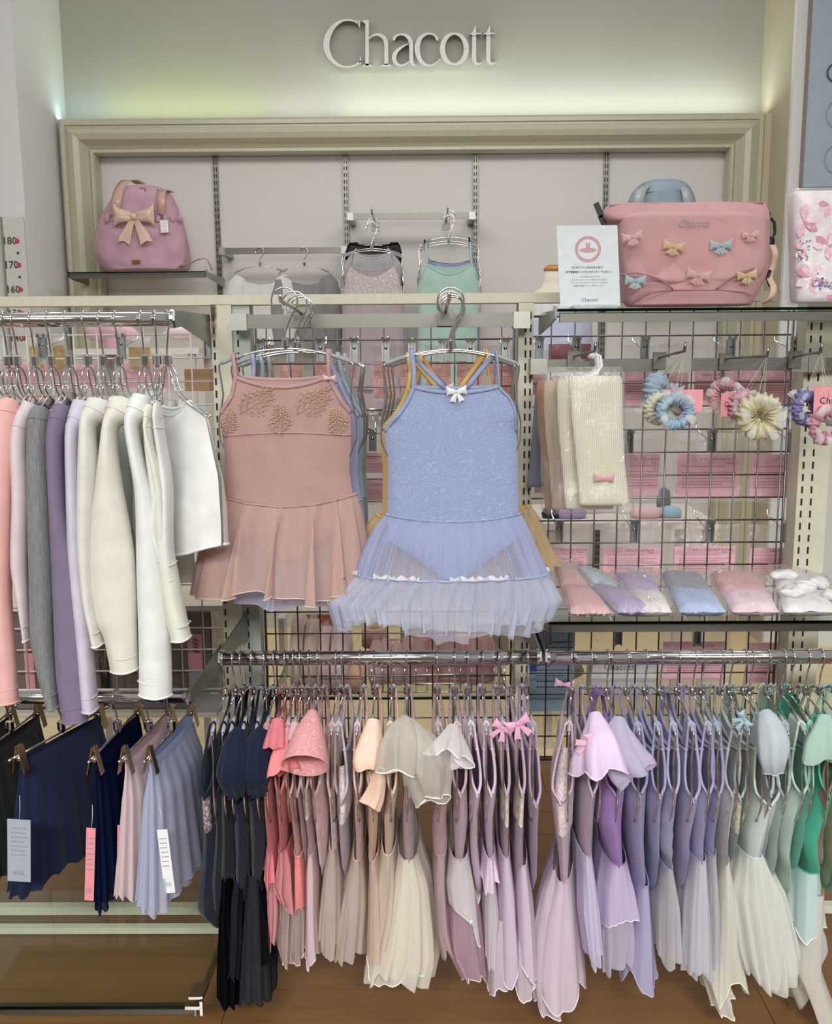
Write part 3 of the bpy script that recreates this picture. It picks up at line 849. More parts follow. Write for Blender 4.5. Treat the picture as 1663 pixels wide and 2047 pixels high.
    if under:   # a longer underskirt: (material, rows)
        um, US = under[:2]; ss = [(cz(r[0]),) + cb(*r) for r in US]; tab = [(-q[0],) + q[1:] for q in ss]; zt, zh = ss[0][0], ss[-1][0]
        rws = [(zt + (zh - zt) * i / 14, .095 - .017 * i / 14, *[q * m for q, m in zip(interp(tab, -(zt + (zh - zt) * i / 14)), (1, .5 + .6 * min(1, i / 6)))], .012 + .028 * i / 14) for i in range(15)]
        mb, g = skirt_mb(rws, nf + 3, amp, seed=bx + 77, hemw=.014, ex=.55)
        sk = part('underskirt', mb, um, root)
        if len(under) > 2: part('hem', MB().tube(g[-1], .0014, 4, closed=True), under[2], sk)
    return root

def wsleeve(root, pts, mat, ruf=0, m=7, n=26, name='sleeve', hem=None, label=None, seed=1, cuff=None):
    """pts: (px, py, Y, half width metres[, other half])"""
    pa = smooth_path([(p[0], p[1], p[2], p[3], p[4] if len(p) > 4 else p[3]) for p in pts], 3)
    path = [P(p[0], p[1], p[2]) for p in pa]; rad = [(p[4], p[3]) for p in pa]
    mb, rows = loft(path, rad, max(n, 40), ruf * 1.7, m, seed=seed + pts[0][0])
    o = part(name, mb, mat, root, world=True, label=label)
    M = root
    if hem is not None:
        part('sleeve_hem', MB().tube(rows[-1], .0016, 5, closed=True), hem, root, world=True)
    return o
def bow(parent, c, size, mat, tilt=0, tails=True, name='bow', world=False, n_out=(0, -1, 0), tmat=None, tl=1.0):
    """ribbon bow facing -y"""
    mb = MB(); c = Vector(c); rot = Matrix.Rotation(R(tilt), 3, 'Y')
    def q(x, y, z): return c + rot @ (Vector((x, y, z)) * size)
    for s in (-1, 1):
        rows = []
        for i in range(9):
            t = i / 8; x = s * (.06 + .95 * math.sin(t * PI / 2)); hh = .12 + .42 * t ** .7 + .03 * math.sin(9 * t); bulge = .28 * math.sin(PI * t)
            rows.append([q(x + (.06 * s if t > .9 else 0), -bulge * math.cos(k / 6 * PI - PI / 2) - .04 - .05 * math.sin(k * 1.7), hh * (2 * k / 6 - 1) + .12 * t) for k in range(7)])
        mb.grid(rows)
        rows = []
        for i in range(9):
            t = i / 8; x = s * (.06 + .95 * math.sin(t * PI / 2)); hh = .12 + .42 * t ** .7
            rows.append([q(x, .02, hh * (2 * k / 6 - 1) + .12 * t) for k in range(7)])
        mb.grid(rows)
        if tails:
            rows = []
            for i in range(7):
                t = i / 6; cx = s * (.05 + .55 * t * tl); cz_ = -.1 - 1.15 * t * tl; wd = .1 + .2 * t
                rows.append([q(cx + wd * u, -.03 - .05 * math.sin(3 * t + u), cz_ + (.0 if t < 1 else -.12 * abs(u)) + .1 * u * s) for u in (-1, -.5, 0, .5, 1)])
            mb.grid(rows)
    mb.blob(q(0, -.12, 0), .17 * size, 5, (1, .8, 1.1))
    return part(name, mb, mat, parent, world=world)


F = fabric
# ------------------------------------------------------------------ middle bar: navy to lilac
NAVY = '141c38'; BLK = '0f1014'
mid = []
def D(r): return tr('D', r)
def E(r): return tr('E', r)
def Fz(r): return tr('F', r)
yb_ = 1385
def g(bx, label, short, mat, T, S=None, **k): return rack_garment(bx, yb_, zMid, label, short, mat, T, S, **k)
g(449, 'navy bloomer leotard with beige lace collar, first garment of the middle bar', 'navy bloomer leotard with beige lace', F(NAVY), D([(60, 70, 190), (390, 85, 195), (700, 65, 205), (1000, 30, 205), (1130, 5, 205), (1260, 70, 205), (1430, 110, 205)]),
  lace=(F('b9a3a6', 'lace', '57474f'), 1594, 1668), ua=1592)
g(469, 'dark navy tank leotard between the lace navy one and the black gown', 'dark navy tank leotard', F('141a30'), D([(60, 200, 270), (390, 200, 275), (1000, 150, 265), (1200, 140, 250), (1350, 170, 230)]), style='tank')
g(484, 'long black leotard dress with floor grazing black chiffon skirt', 'long black chiffon leotard dress', F(BLK), D([(60, 245, 360), (400, 250, 350), (800, 245, 350)]), D([(800, 245, 350), (1200, 215, 340), (1700, 205, 400), (1925, 215, 385)]), smat=tulle('141418', .93), hem=F('0c0c10'))
r4 = g(506, 'navy puff sleeved leotard with slim charcoal chiffon skirt', 'navy puff sleeved leotard', F(NAVY), D([(60, 350, 490), (400, 360, 490), (820, 370, 465)]), D([(830, 345, 455), (1000, 320, 440), (1400, 310, 425), (1690, 305, 395)]), smat=tulle('2c2f36', .85), hem=F(BLK), ua=1615)
for k, (px, w_) in enumerate(((468, .032), (512, .027))):
    wsleeve(r4 if k == 0 else r4, [(px + 14, 1456, 1.93, .012), (px + 6, 1480, 1.92, .024), (px + 2, 1520, 1.905, w_), (px, 1550, 1.90, w_ + .002), (px + 2, 1572, 1.905, w_ * .75), (px + 3, 1582, 1.91, w_ * .72)], F('161d36', 'jersey'), ruf=.08, m=9)
g(531, 'navy leotard with wide see through charcoal tulle skirt and black edge', 'navy leotard with charcoal tulle skirt', F('171e38'), D([(60, 480, 615), (400, 500, 625), (780, 515, 600)]), D([(790, 470, 600), (1000, 440, 625), (1500, 405, 655), (1915, 390, 670)]), smat=tulle('3c3f47', .74), hem=F(BLK), under=(tulle('1b1b20', .6), D([(900, 520, 620), (1300, 560, 700), (1560, 600, 760)]), F(BLK)), ua=1606)
CORAL = 'd9606c'
g(550, 'deep coral tank leotard with short tiered skirt, next to the navy garments', 'deep coral tank leotard', F(CORAL), D([(60, 620, 705), (250, 630, 710), (580, 650, 725)]), D([(585, 640, 728), (700, 628, 735), (825, 622, 735)]), smat=F('dd6770'), under=(tulle('db6a73', .9), D([(640, 640, 725), (1100, 645, 760), (1300, 665, 745), (1440, 672, 725)])), style='tank')
r7 = g(572, 'coral cap sleeved leotard with bunched coral tulle over pale underskirt', 'coral cap sleeved tulle leotard', F('d5636e'), D([(60, 735, 835), (250, 745, 830), (570, 765, 810)]), D([(575, 740, 850), (700, 725, 878), (900, 690, 880), (1030, 770, 870)]), smat=tulle('e0656e', .86), under=(tulle('c9a79c', .42), D([(700, 745, 860), (1100, 755, 890), (1400, 740, 870), (1530, 790, 845)]), F('d9b8ac')), amp=.014)
wsleeve(r7, [(556, 1438, 1.93, .011), (553, 1462, 1.915, .017), (550, 1485, 1.90, .020), (549, 1496, 1.895, .021)], F('d9626c'), ruf=.1, m=5)
r8 = g(589, 'bright coral frilled sleeve leotard with straight coral panel skirt', 'bright coral frilled sleeve leotard', F('dd9890'), D([(20, 835, 915), (300, 870, 925), (600, 905, 955)]), D([(610, 880, 985), (800, 885, 990), (1090, 890, 1000)]), smat=F('ea7070'), under=(tulle('cfae9e', .45), D([(800, 880, 990), (1300, 870, 1000), (1520, 872, 995)]), F('dcbcb0')), amp=.006)
wsleeve(r8, [(574, 1456, 1.93, .009), (572, 1482, 1.915, .016), (566, 1510, 1.90, .024), (566, 1535, 1.885, .030), (567, 1545, 1.88, .032)], F('ee7377'), ruf=.14, m=6)
r9 = g(602, 'narrow dusty mauve leotard squeezed between coral and lace ones', 'narrow dusty mauve leotard', F('b58a92'), D([(0, 915, 962), (300, 950, 992), (620, 985, 1003), (900, 990, 1000)]))
wsleeve(r9, [(590, 1446, 1.93, .009), (588, 1466, 1.915, .013), (586, 1482, 1.905, .015)], F('c99ba4'), ruf=.05)
g(619, 'dusty lilac leotard with lace yoke and long plain pale lilac skirt', 'dusty lilac lace yoke leotard', F('bd9ba0'), D([(20, 965, 1038), (250, 990, 1042), (590, 1025, 1068)]), D([(600, 1005, 1085), (800, 988, 1097), (1200, 995, 1092), (1530, 992, 1112)]), smat=tulle('e0bcc6', .9), hem=F('f0d8de'), lace=(F('c9abad', 'lace', 'e3d0cd'), 1585, 1640), amp=.004)
r11 = g(636.6, 'rose brocade leotard with a huge flared rose sleeve', 'rose brocade leotard with flared sleeve', F('c98386', 'velvet'), D([(0, 1045, 1150), (300, 1072, 1185), (700, 1100, 1180), (950, 1112, 1130)]))
wsleeve(r11, [(625, 1420, 1.92, .008), (622, 1445, 1.905, .022), (617, 1475, 1.885, .034), (613, 1505, 1.865, .042), (610, 1530, 1.845, .047)], F('d9868a', 'jacquard', 'eeb0b0'), n=36, hem=F('e39a9c'))
g(673, 'salmon rib leotard with airy cream pink net skirt', 'salmon leotard with cream pink net skirt', F('cf9691', 'velvet'), D([(0, 1200, 1258), (200, 1213, 1255), (545, 1222, 1272)]), D([(555, 1195, 1280), (800, 1150, 1302), (1200, 1115, 1305), (1440, 1108, 1290)]), smat=tulle('d9bcae', .62), nf=12)
g(685, 'grey lilac leotard with white floral lace front edge', 'grey lilac lace front leotard', F('bfa8b6'), D([(0, 1265, 1388), (200, 1270, 1385), (330, 1280, 1362), (700, 1302, 1372), (980, 1312, 1335)]), lace=(F('c7b6bb', 'lace', 'efe6e4'), 1535, 1650), ua=1600)
g(721, 'pale blush cami leotard with flared sheer blush skirt', 'pale blush cami leotard', F('dbb9b0'), D([(0, 1440, 1490), (200, 1436, 1478), (640, 1442, 1490)]), D([(650, 1405, 1500), (800, 1362, 1522), (1100, 1300, 1535), (1530, 1248, 1500)]), smat=tulle('dcc2b2', .6), nf=11)
r15 = g(749, 'peach leotard with puffed peach sleeve and straight net skirt', 'peach puffed sleeve leotard', F('e0b397'), D([(60, 1548, 1655), (250, 1545, 1640), (640, 1562, 1608)]), D([(650, 1545, 1640), (900, 1550, 1680), (1400, 1545, 1690), (1520, 1548, 1680)]), smat=tulle('e0bda4', .62))
wsleeve(r15, [(747, 1438, 1.93, .012), (743, 1468, 1.915, .022), (739, 1500, 1.90, .030), (735, 1522, 1.89, .032), (736, 1537, 1.885, .028)], F('edc3aa'), ruf=.07, m=5)
wsleeve(r15, [(750, 1538, 1.93, .020, .01), (755, 1560, 1.92, .016, .01), (748, 1590, 1.91, .020, .012), (738, 1612, 1.90, .022, .012)], F('e6ba9f'), ruf=.1, m=4, name='sleeve_flounce')
g(783, 'creamy peach cami leotard with flaring peach net skirt', 'creamy peach cami leotard', F('e3c3ac'), E([(0, 150, 240), (300, 110, 205), (590, 120, 190)]), E([(600, 85, 220), (900, 25, 235), (1200, 5, 200), (1400, -5, 130)]), smat=tulle('e3c9b4', .62), nf=11)
r17 = g(813.6, 'mauve leotard with large cream organza skirt and butterfly sleeves', 'mauve leotard with cream organza', F('b99aa6'), E([(50, 290, 400), (300, 285, 375), (640, 295, 385)]), E([(645, 235, 425), (900, 175, 515), (1300, 75, 555), (1500, 30, 560), (1690, -5, 500)]), smat=tulle('ece2cd', .74), hem=F('fbf6ea'), layers=2, nf=7, amp=.012, hemw=.02)
OG = tulle('d8cfbe', .42)
wsleeve(r17, [(812, 1434, 1.92, .010), (806, 1460, 1.90, .030), (804, 1490, 1.88, .042), (800, 1520, 1.87, .044), (797, 1545, 1.86, .042)], OG, ruf=.12, m=4, n=40, hem=F('f7f2e2'), name='organza_sleeve')
wsleeve(r17, [(815, 1440, 1.93, .012), (835, 1490, 1.90, .04), (855, 1540, 1.88, .046), (862, 1580, 1.87, .036), (866, 1600, 1.86, .03)], OG, ruf=.2, m=3, n=40, hem=F('f7f2e2'), name='organza_sleeve')
g(873.7, 'dusty rose leotard with short mesh top and mauve net skirt', 'dusty rose mesh top leotard', F('b98f92'), E([(0, 565, 690), (300, 555, 672), (600, 562, 682)]), E([(610, 555, 680), (900, 560, 665), (1300, 590, 680), (1500, 640, 740)]), smat=tulle('bd949b', .7))
r19 = g(909, 'mauve leotard with white wrap overskirt and orchid pink underskirt', 'mauve leotard with white wrap overskirt', F('bfa0b0'), E([(0, 722, 860), (300, 737, 868), (630, 748, 828)]), E([(640, 690, 880), (900, 660, 930), (1100, 690, 945), (1235, 860, 955)]), smat=tulle('e9e2e6', .72), hem=F('f4eff2'), under=(tulle('bd7f9f', .66), E([(800, 700, 920), (1100, 682, 960), (1500, 690, 1000), (1720, 830, 1010)]), F('dccfc4')), nf=6, hemw=.035)
wsleeve(r19, [(906, 1452, 1.93, .012), (904, 1475, 1.91, .024), (900, 1500, 1.89, .036), (897, 1515, 1.88, .04)], tulle('e3dcde', .72), ruf=.2, m=4, hem=F('f2eeee'), name='frill')
wsleeve(r19, [(915, 1490, 1.93, .014, .008), (914, 1515, 1.91, .018, .01), (916, 1536, 1.90, .02, .01)], tulle('e3dcde', .72), ruf=.2, m=4, name='frill')
LIL = 'd3b8d0'
g(935, 'pale lilac tank leotard with open armhole, beside the white frilled one', 'pale lilac tank leotard', F(LIL), E([(0, 892, 990), (250, 880, 950), (600, 890, 948), (1000, 930, 1000), (1150, 975, 1000)]), style='wide')
g(964.5, 'lilac leotard with short lilac peplum over white net skirt', 'lilac peplum leotard', F('cdb0cb'), E([(50, 1010, 1115), (300, 1010, 1085), (620, 1040, 1088)]), E([(630, 1000, 1110), (760, 990, 1128), (875, 978, 1142)]), smat=F('d9bdd6'), under=(tulle('ded2da', .66), E([(800, 1000, 1130), (1200, 1015, 1140), (1580, 1020, 1110)])), style='wide', amp=.006)
r22 = g(996.5, 'mauve leotard with pink ribbon bow and lilac chiffon skirt', 'mauve leotard with pink ribbon bow', F('b393a5'), E([(40, 1165, 1228), (300, 1180, 1222), (610, 1180, 1222)]), E([(620, 1142, 1245), (1000, 1140, 1290), (1500, 1148, 1312), (1685, 1150, 1312)]), smat=tulle('dcc0de', .88), hem=F('f0dcf0'), under=(tulle('dcc6d4', .75), E([(1200, 1080, 1250), (1600, 1050, 1230), (1820, 1045, 1218)]), F('f0e2ea')), lace=(F('c6b2b4', 'lace', 'e9dccb'), 1592, 1655), nf=5, amp=.007, hemw=.02)
bow(r22, P(1005, 1455, 1.915), .021, F('e79ac6'), 30, world=True)
r23 = g(1023.5, 'mauve leotard with tall pink bow and long two layer lilac skirt', 'mauve leotard with tall pink bow', F('b394ab'), E([(50, 1300, 1366), (300, 1292, 1356), (680, 1290, 1356)]), E([(690, 1285, 1402), (1100, 1288, 1450), (1500, 1290, 1480), (1690, 1290, 1492)]), smat=tulle('dcbfdf', .88), hem=F('f0dcf0'), under=(tulle('dcc6d8', .75), E([(1200, 1270, 1460), (1600, 1255, 1480), (1810, 1255, 1490)]), F('f0e2ee')), lace=(F('c6b2b4', 'lace', 'e9dccb'), 1592, 1655), nf=5, amp=.007, hemw=.02)
bow(r23, P(1035, 1446, 1.91), .024, F('e79ac6'), -25, world=True)
g(1053, 'purple mauve open back leotard, last garment of the middle bar', 'purple mauve open back leotard', F('ad8fb4'), E([(100, 1402, 1500), (170, 1410, 1495), (450, 1430, 1478), (1000, 1445, 1480), (1080, 1452, 1470)]), ua=1610)

# ------------------------------------------------------------------ outer bar: lavender to green
def g(bx, label, short, mat, T, S=None, **k): return rack_garment(bx, 1384, zRt, label, short, mat, T, S, **k)
yb_ = 1384
q1 = g(1141.6, 'pale orchid gown with lace bodice, first garment of the lavender bar', 'pale orchid lace bodice gown', F('c6a6ba'), Fz([(0, 165, 290), (250, 190, 278), (520, 218, 268)]), Fz([(530, 180, 290), (750, 120, 308), (1100, 65, 330), (1200, 80, 332)]), smat=tulle('e0c2dc', .88), hem=F('f2e2f0'), lace=(F('cdb4c0', 'lace', 'ecdcd6'), 1500, 1676), rot=-10, under=(tulle('dfc9d8', .7), Fz([(480, 165, 210), (620, 95, 225), (900, 60, 230), (1150, 45, 240), (1268, 75, 240)]), F('f2e2f0')), nf=6, amp=.01, hemw=.02, ua=1606, style='tank')
bow(q1, P(1128, 1368, 2.12), .02, F('dfa3c8'), 8, world=True, tails=False)
q2 = g(1179.7, 'lilac frilled sleeve leotard with rose bow and slim tulle skirt', 'lilac frilled sleeve leotard', F('b79fbb'), Fz([(0, 305, 378), (100, 300, 368), (380, 308, 352)]), Fz([(385, 285, 358), (700, 290, 392), (930, 325, 400)]), smat=tulle('d3c6ea', .72), layers=2)
wsleeve(q2, [(1189, 1426, 1.93, .012), (1194, 1455, 1.91, .026), (1199, 1490, 1.89, .040), (1200, 1520, 1.875, .048), (1202, 1538, 1.87, .05)], F('d6b9dc'), ruf=.16, m=5, n=40, hem=F('e6d2ec'), name='frill_sleeve')
bow(q2, P(1181, 1488, 1.87), .022, F('eda8c0'), 75, world=True, tails=True)
q3 = g(1213, 'vivid purple leotard with tulle sleeves and tiered pale violet skirt', 'vivid purple leotard', F('9a6fbd'), Fz([(30, 400, 542), (200, 385, 528), (430, 458, 530)]), Fz([(435, 430, 562), (600, 402, 602), (760, 400, 618)]), smat=tulle('cdb2e6', .9), hem=F('dfccf0'), under=(tulle('d2bfe0', .62), Fz([(640, 410, 600), (900, 415, 605), (1030, 420, 580)])), nf=8, style='wide')
wsleeve(q3, [(1237, 1438, 1.93, .013), (1236, 1462, 1.91, .024), (1246, 1500, 1.895, .034), (1258, 1530, 1.88, .04), (1272, 1552, 1.87, .036)], tulle('cdbbe8', .66), ruf=.18, m=4, n=36, name='tulle_sleeve')
g(1252, 'lavender camisole leotard with long violet chiffon skirt', 'lavender camisole with violet chiffon', F('8f86b8'), Fz([(80, 545, 655), (300, 565, 650), (545, 602, 655)]), Fz([(550, 595, 682), (800, 580, 700), (1100, 545, 720)]), smat=tulle('a094cf', .9), hem=F('b5aadd'), nf=6, amp=.007, hemw=.02)
g(1289, 'periwinkle tank leotard with ruffled armhole and no skirt', 'periwinkle ruffled armhole leotard', F('8f8cba'), Fz([(30, 670, 755), (120, 660, 742), (400, 690, 732), (700, 692, 727)]), ua=1592)
g(1319, 'lavender leotard gathered in tight ruches above a twisted net skirt', 'lavender ruched leotard', F('a19ac0'), Fz([(20, 755, 828), (120, 748, 818), (200, 732, 816), (240, 742, 808), (290, 730, 818), (330, 742, 806), (380, 735, 815), (410, 765, 800), (450, 765, 805)]), Fz([(460, 745, 810), (700, 720, 855), (970, 718, 860)]), smat=tulle('ccc4cc', .6), nf=11)
g(1353, 'greyish lavender camisole leotard with long plain body', 'greyish lavender camisole leotard', F('9d97c0'), Fz([(80, 850, 942), (300, 852, 905), (550, 858, 890), (690, 864, 882)]), ua=1600, style='tank')
g(1385, 'soft violet leotard with white tulle skirt in deep folds', 'soft violet white tulle leotard', F('9b93c4'), Fz([(30, 930, 1020), (120, 922, 1000), (410, 925, 975)]), Fz([(412, 910, 1000), (700, 880, 1010), (1010, 866, 1015)]), smat=tulle('d6d0e0', .62), layers=2)
g(1401.6, 'mid violet strappy leotard with pale grey tulle skirt', 'mid violet strappy leotard', F('8d88b8'), Fz([(20, 1000, 1072), (200, 992, 1050), (370, 990, 1036)]), Fz([(380, 985, 1052), (700, 995, 1062), (980, 1000, 1065)]), smat=tulle('c6c2cc', .58))
g(1439, 'grey crushed velvet leotard with long layered cream chiffon skirt', 'grey crushed velvet leotard', F('9b939c', 'velvet'), Fz([(30, 1062, 1155), (200, 1064, 1130), (410, 1072, 1112)]), Fz([(420, 1072, 1122), (700, 1055, 1175), (1000, 1040, 1192), (1150, 1035, 1215)]), smat=tulle('e2dac6', .86), hem=F('f2ecdc'), under=(tulle('e0d8c6', .8), Fz([(900, 1000, 1100), (1080, 980, 1110), (1245, 1035, 1150)]), F('f2ecdc')), nf=6, amp=.009, hemw=.022)
q11 = g(1457.8, 'sage leotard with beige floral lace edge and small blue bow', 'sage lace edge leotard', F('93a3a2'), Fz([(60, 1112, 1190), (250, 1130, 1168), (500, 1122, 1150), (560, 1126, 1140)]), lace=(F('a3a39a', 'lace', 'd6cdb4'), 1598, 1670), ua=1596)
bow(q11, P(1488, 1438, 1.92), .018, F('8fb4bd'), 60, world=True)
q12 = g(1486, 'ice white tank leotard with enormous white tulle skirt', 'ice white tank leotard', F('c6d2ce'), Fz([(80, 1240, 1390), (200, 1225, 1365), (300, 1212, 1335), (390, 1212, 1305)]), Fz([(395, 1190, 1320), (600, 1130, 1440), (900, 1170, 1488), (1010, 1205, 1462)]), smat=tulle('e2e4da', .60), layers=2, nf=13, amp=.013, Askirt=.16, style='tank', ua=1612)
q13 = g(1499, 'grey green leotard with a padded grey puff sleeve', 'grey green puff sleeve leotard', F('a4b0b2'), Fz([(60, 1295, 1345), (300, 1290, 1330), (600, 1290, 1320)]))
wsleeve(q13, [(1527, 1424, 1.93, .014), (1538, 1450, 1.91, .026), (1545, 1485, 1.90, .033), (1544, 1515, 1.89, .028), (1545, 1540, 1.89, .020)], F('a9b4bc'), ruf=.05, m=6, hem=F('b9c3c8'))
g(1531, 'sage grey cami leotard with straight body, beside the puff sleeve', 'sage grey cami leotard', F('93a8a5'), Fz([(20, 1352, 1436), (300, 1335, 1395), (600, 1330, 1375), (700, 1340, 1360)]), ua=1592)
g(1562, 'pale mint tank leotard with rounded open armhole', 'pale mint tank leotard', F('afc9ba'), Fz([(50, 1432, 1545), (150, 1402, 1502), (400, 1402, 1455), (640, 1440, 1497), (730, 1462, 1485)]), style='wide')
g(1579, 'turquoise cami leotard peeping between mint and emerald ones', 'turquoise cami leotard', F('6fc5b0'), Fz([(20, 1520, 1556), (200, 1492, 1528), (500, 1490, 1515), (600, 1492, 1510)]))
q17 = g(1610, 'emerald leotard with aqua skirt over brown edged cream chiffon', 'emerald leotard with aqua skirt', F('2fae86'), Fz([(30, 1590, 1700), (300, 1505, 1650), (470, 1562, 1625)]), Fz([(480, 1490, 1652), (650, 1482, 1655), (810, 1475, 1660)]), smat=tulle('bfe4e0', .9), hem=F('d4f0ec'), under=(tulle('cfd4d4', .55), Fz([(700, 1490, 1660), (950, 1485, 1680), (1090, 1500, 1590)])), style='wide', nf=7, ua=1590)
wsleeve(q17, [(1648, 1432, 1.93, .013), (1648, 1462, 1.91, .024), (1645, 1495, 1.89, .036), (1646, 1522, 1.88, .042)], tulle('a6dcc4', .72), ruf=.16, m=4, n=36, name='tulle_sleeve')
g(1637, 'brown strapped leotard with long cream chiffon skirt edged in brown', 'brown strapped cream skirt leotard', F('8a6c58'), Fz([(50, 1590, 1660), (400, 1580, 1650)]), Fz([(600, 1550, 1660), (1050, 1445, 1640), (1288, 1550, 1700)]), smat=tulle('d8cfc0', .82), hem=F('5a3c2c'), nf=4, hemw=.03)
g(1668, 'olive green leotard at the very end of the lavender bar', 'olive green leotard', F('7d8c62'), Fz([(50, 1640, 1700), (400, 1650, 1700), (700, 1660, 1700)]))
g(1700, 'aqua leotard hanging past the olive green one', 'aqua leotard', F('7fc9c0'), Fz([(50, 1760, 1830), (400, 1740, 1800), (700, 1750, 1790)]))

# ================================================================== long sleeved tops on the upper bar
zTop = zLtop - .096
def top_garment(bx, label, short, mat, SL, hemz=-.34, rot=0, cuffm=None, bodyw=.10, thick=.022, lean=0, sl2=True, xshift=0, hang=True, bmat=None):
    X0 = PX(bx, 715, BY) + xshift; rz = -PI / 2 + R(rot)
    root = thing('long_sleeved_top', label, 'top', (X0, BY, zTop), rz)
    if hang: hanger('double', (X0, BY, zTop), rz, 'double wire chrome hanger inside the ' + short, None)
    # body: shoulders slope from the neck, boat neckline
    mb = MB()
    for f in (-1, 1):
        gg = []
        for i in range(19):
            v = i / 18; r = []
            for j in range(25):
                u = -1 + 2 * j / 24; A = .138 + (bodyw - .138) * min(1, v * 2.2); a = u * A
                top = (-.07 - .035 * (abs(u) - .55) / .45) if abs(u) > .55 else (-.07 - (.035 if f < 0 else .02) * (1 - (u / .55) ** 2))
                z = top + (hemz - top - .02 * math.sin(3 * u + bx)) * v
                gap = .004 if v == 0 else 0
                b = f * (.0035 + thick * min(1, v * 1.4) * (1 - abs(u) ** 3) ** .5) + noise.noise(Vector((a * 18, z * 6, bx * .1 + f))) * .010 * v
                r.append((a, b + lean * z, z))
            gg.append(r)
        mb.grid(gg, flip=f > 0)
        part('neck_binding', MB().tube([(p[0], p[1], p[2]) for p in gg[0][5:20]], .0032, 6), mat, root)
        part('bottom_hem', MB().tube([p for p in gg[-1]], .003, 6), mat, root)
    part('body', mb, bmat or mat, root)
    # near sleeve traced down, far sleeve mirrored
    rows = []
    for (py, xl, xr, Y) in SL:
        rows.append((py, (xl + xr) / 2, (xr - xl) / 2 * Y / FPX, Y))
    pa = smooth_path(rows, 3)
    path = [P(p[1], p[0], p[3]) for p in pa]; n = len(pa)
    rad = [((.034 * (1 - .25 * i / n) if i > 1 else .02 + .006 * i), p[2]) for i, p in enumerate(pa)]
    m2, rr = loft(path, rad, 28, .045, 3, seed=bx)
    part('sleeve', m2, mat, root, world=True)
    part('cuff', MB().tube(rr[-1], .0022, 6, closed=True).tube([(p - path[-1]) * 1.01 + path[-1] + Vector((0, 0, .03)) for p in rr[-1]], .0012, 5, closed=True), mat, root, world=True)
    part('shoulder_seam', MB().tube(rr[3] if len(rr) > 3 else rr[0], .0016, 5, closed=True), mat, root, world=True)
    if sl2:
        path2 = [Vector((X0 + (p.x - X0) * .35 + .0, 2.21, p.z * .9 + path[0].z * .1)) for p in path]
        m3, rr3 = loft(path2, rad, 20, .05, 4, seed=bx + 5)
        part('sleeve', m3, mat, root, world=True)
    return root
def tg(fr, rows, fr2=None, rows2=None, Y0=1.93):
    q1 = tr(fr, rows); q2 = tr(fr2, rows2) if fr2 else []
    q = [r for r in q1 if not q2 or r[0] < q2[0][0] - 25] + q2
    out = []
    for i, (y, a, b) in enumerate(q): out.append((y, a, b, Y0 - .03 * min(1, i / 3)))
    return out
top_garment(-14, 'coral long sleeved top at the start of the upper bar', 'coral long sleeved top', F('e9a08f'), tg('G', [(780, -100, 30), (1000, -120, 60), (1500, -130, 30)], 'H', [(500, -100, 10), (900, -90, 0)]))
top_garment(15, 'salmon pink long sleeved top with wide sleeve, beside the blush one', 'salmon pink long sleeved top', F('ecaba3'), tg('G', [(785, 10, 120), (850, -20, 125), (1050, -40, 100), (1400, -40, 78)], 'H', [(300, -30, 80), (700, -20, 75), (1100, -20, 110), (1450, -5, 132)]))
top_garment(34, 'pale blush long sleeved top between the salmon and the grey ones', 'pale blush long sleeved top', F('d9c3c8'), tg('G', [(785, 150, 250), (940, 88, 188), (1100, 75, 170), (1400, 85, 180), (1750, 70, 185)], 'H', [(450, 85, 195), (700, 130, 205), (1000, 180, 220)]))
top_garment(69, 'charcoal grey pointelle knit long sleeved top', 'charcoal grey knit top', F('77787a', 'knit'), tg('G', [(835, 215, 320), (900, 188, 325), (1100, 178, 312), (1500, 180, 325), (2000, 192, 345)], 'H', [(600, 215, 388), (1000, 225, 392), (1300, 290, 415), (1490, 345, 430)]))
top_garment(102, 'plum purple long sleeved top with plain hemmed cuff', 'plum purple long sleeved top', F('715f80'), tg('G', [(805, 350, 452), (900, 318, 440), (1060, 305, 405), (1500, 322, 425), (2000, 338, 515)], 'H', [(500, 378, 562), (1000, 396, 612), (1300, 412, 625), (1585, 455, 638)]))
top_garment(137.6, 'pale lilac long sleeved top mostly hidden behind the plum one', 'pale lilac long sleeved top', F('c9bfd6'), tg('G', [(775, 470, 580), (900, 438, 560), (1010, 422, 505), (1500, 430, 520), (2000, 470, 570)], 'H', [(500, 500, 610), (1000, 545, 665), (1510, 590, 708)]))
top_garment(174.5, 'ivory long sleeved top next to the lilac one', 'ivory top next to the lilac one', F('dcdad0'), tg('G', [(772, 560, 700), (850, 530, 690), (930, 515, 612), (1200, 500, 622), (1600, 510, 600), (2000, 540, 620)], 'H', [(300, 560, 680), (700, 600, 690), (900, 640, 720), (1040, 668, 750)]), hemz=-.42)
top_garment(206, 'warm ivory ribbed hem top with the widest hanging sleeve', 'warm ivory wide sleeved top', F('dfdacb'), tg('G', [(762, 710, 845), (850, 680, 835), (940, 660, 750), (1200, 625, 762), (1600, 605, 800), (2000, 560, 850)], 'H', [(300, 640, 960), (600, 645, 985), (850, 690, 992), (980, 745, 992), (1225, 795, 998)]), hemz=-.44)
top_garment(237, 'bright white top whose sleeve hangs lowest over the clip hangers', 'bright white long sleeved top', F('e4e8e4'), tg('G', [(742, 850, 960), (840, 810, 950), (940, 798, 885), (1200, 840, 930), (1500, 862, 955), (2000, 872, 1045)], 'H', [(0, 978, 1115), (500, 985, 1182), (900, 995, 1225), (1200, 1000, 1240), (1405, 998, 1243)]))
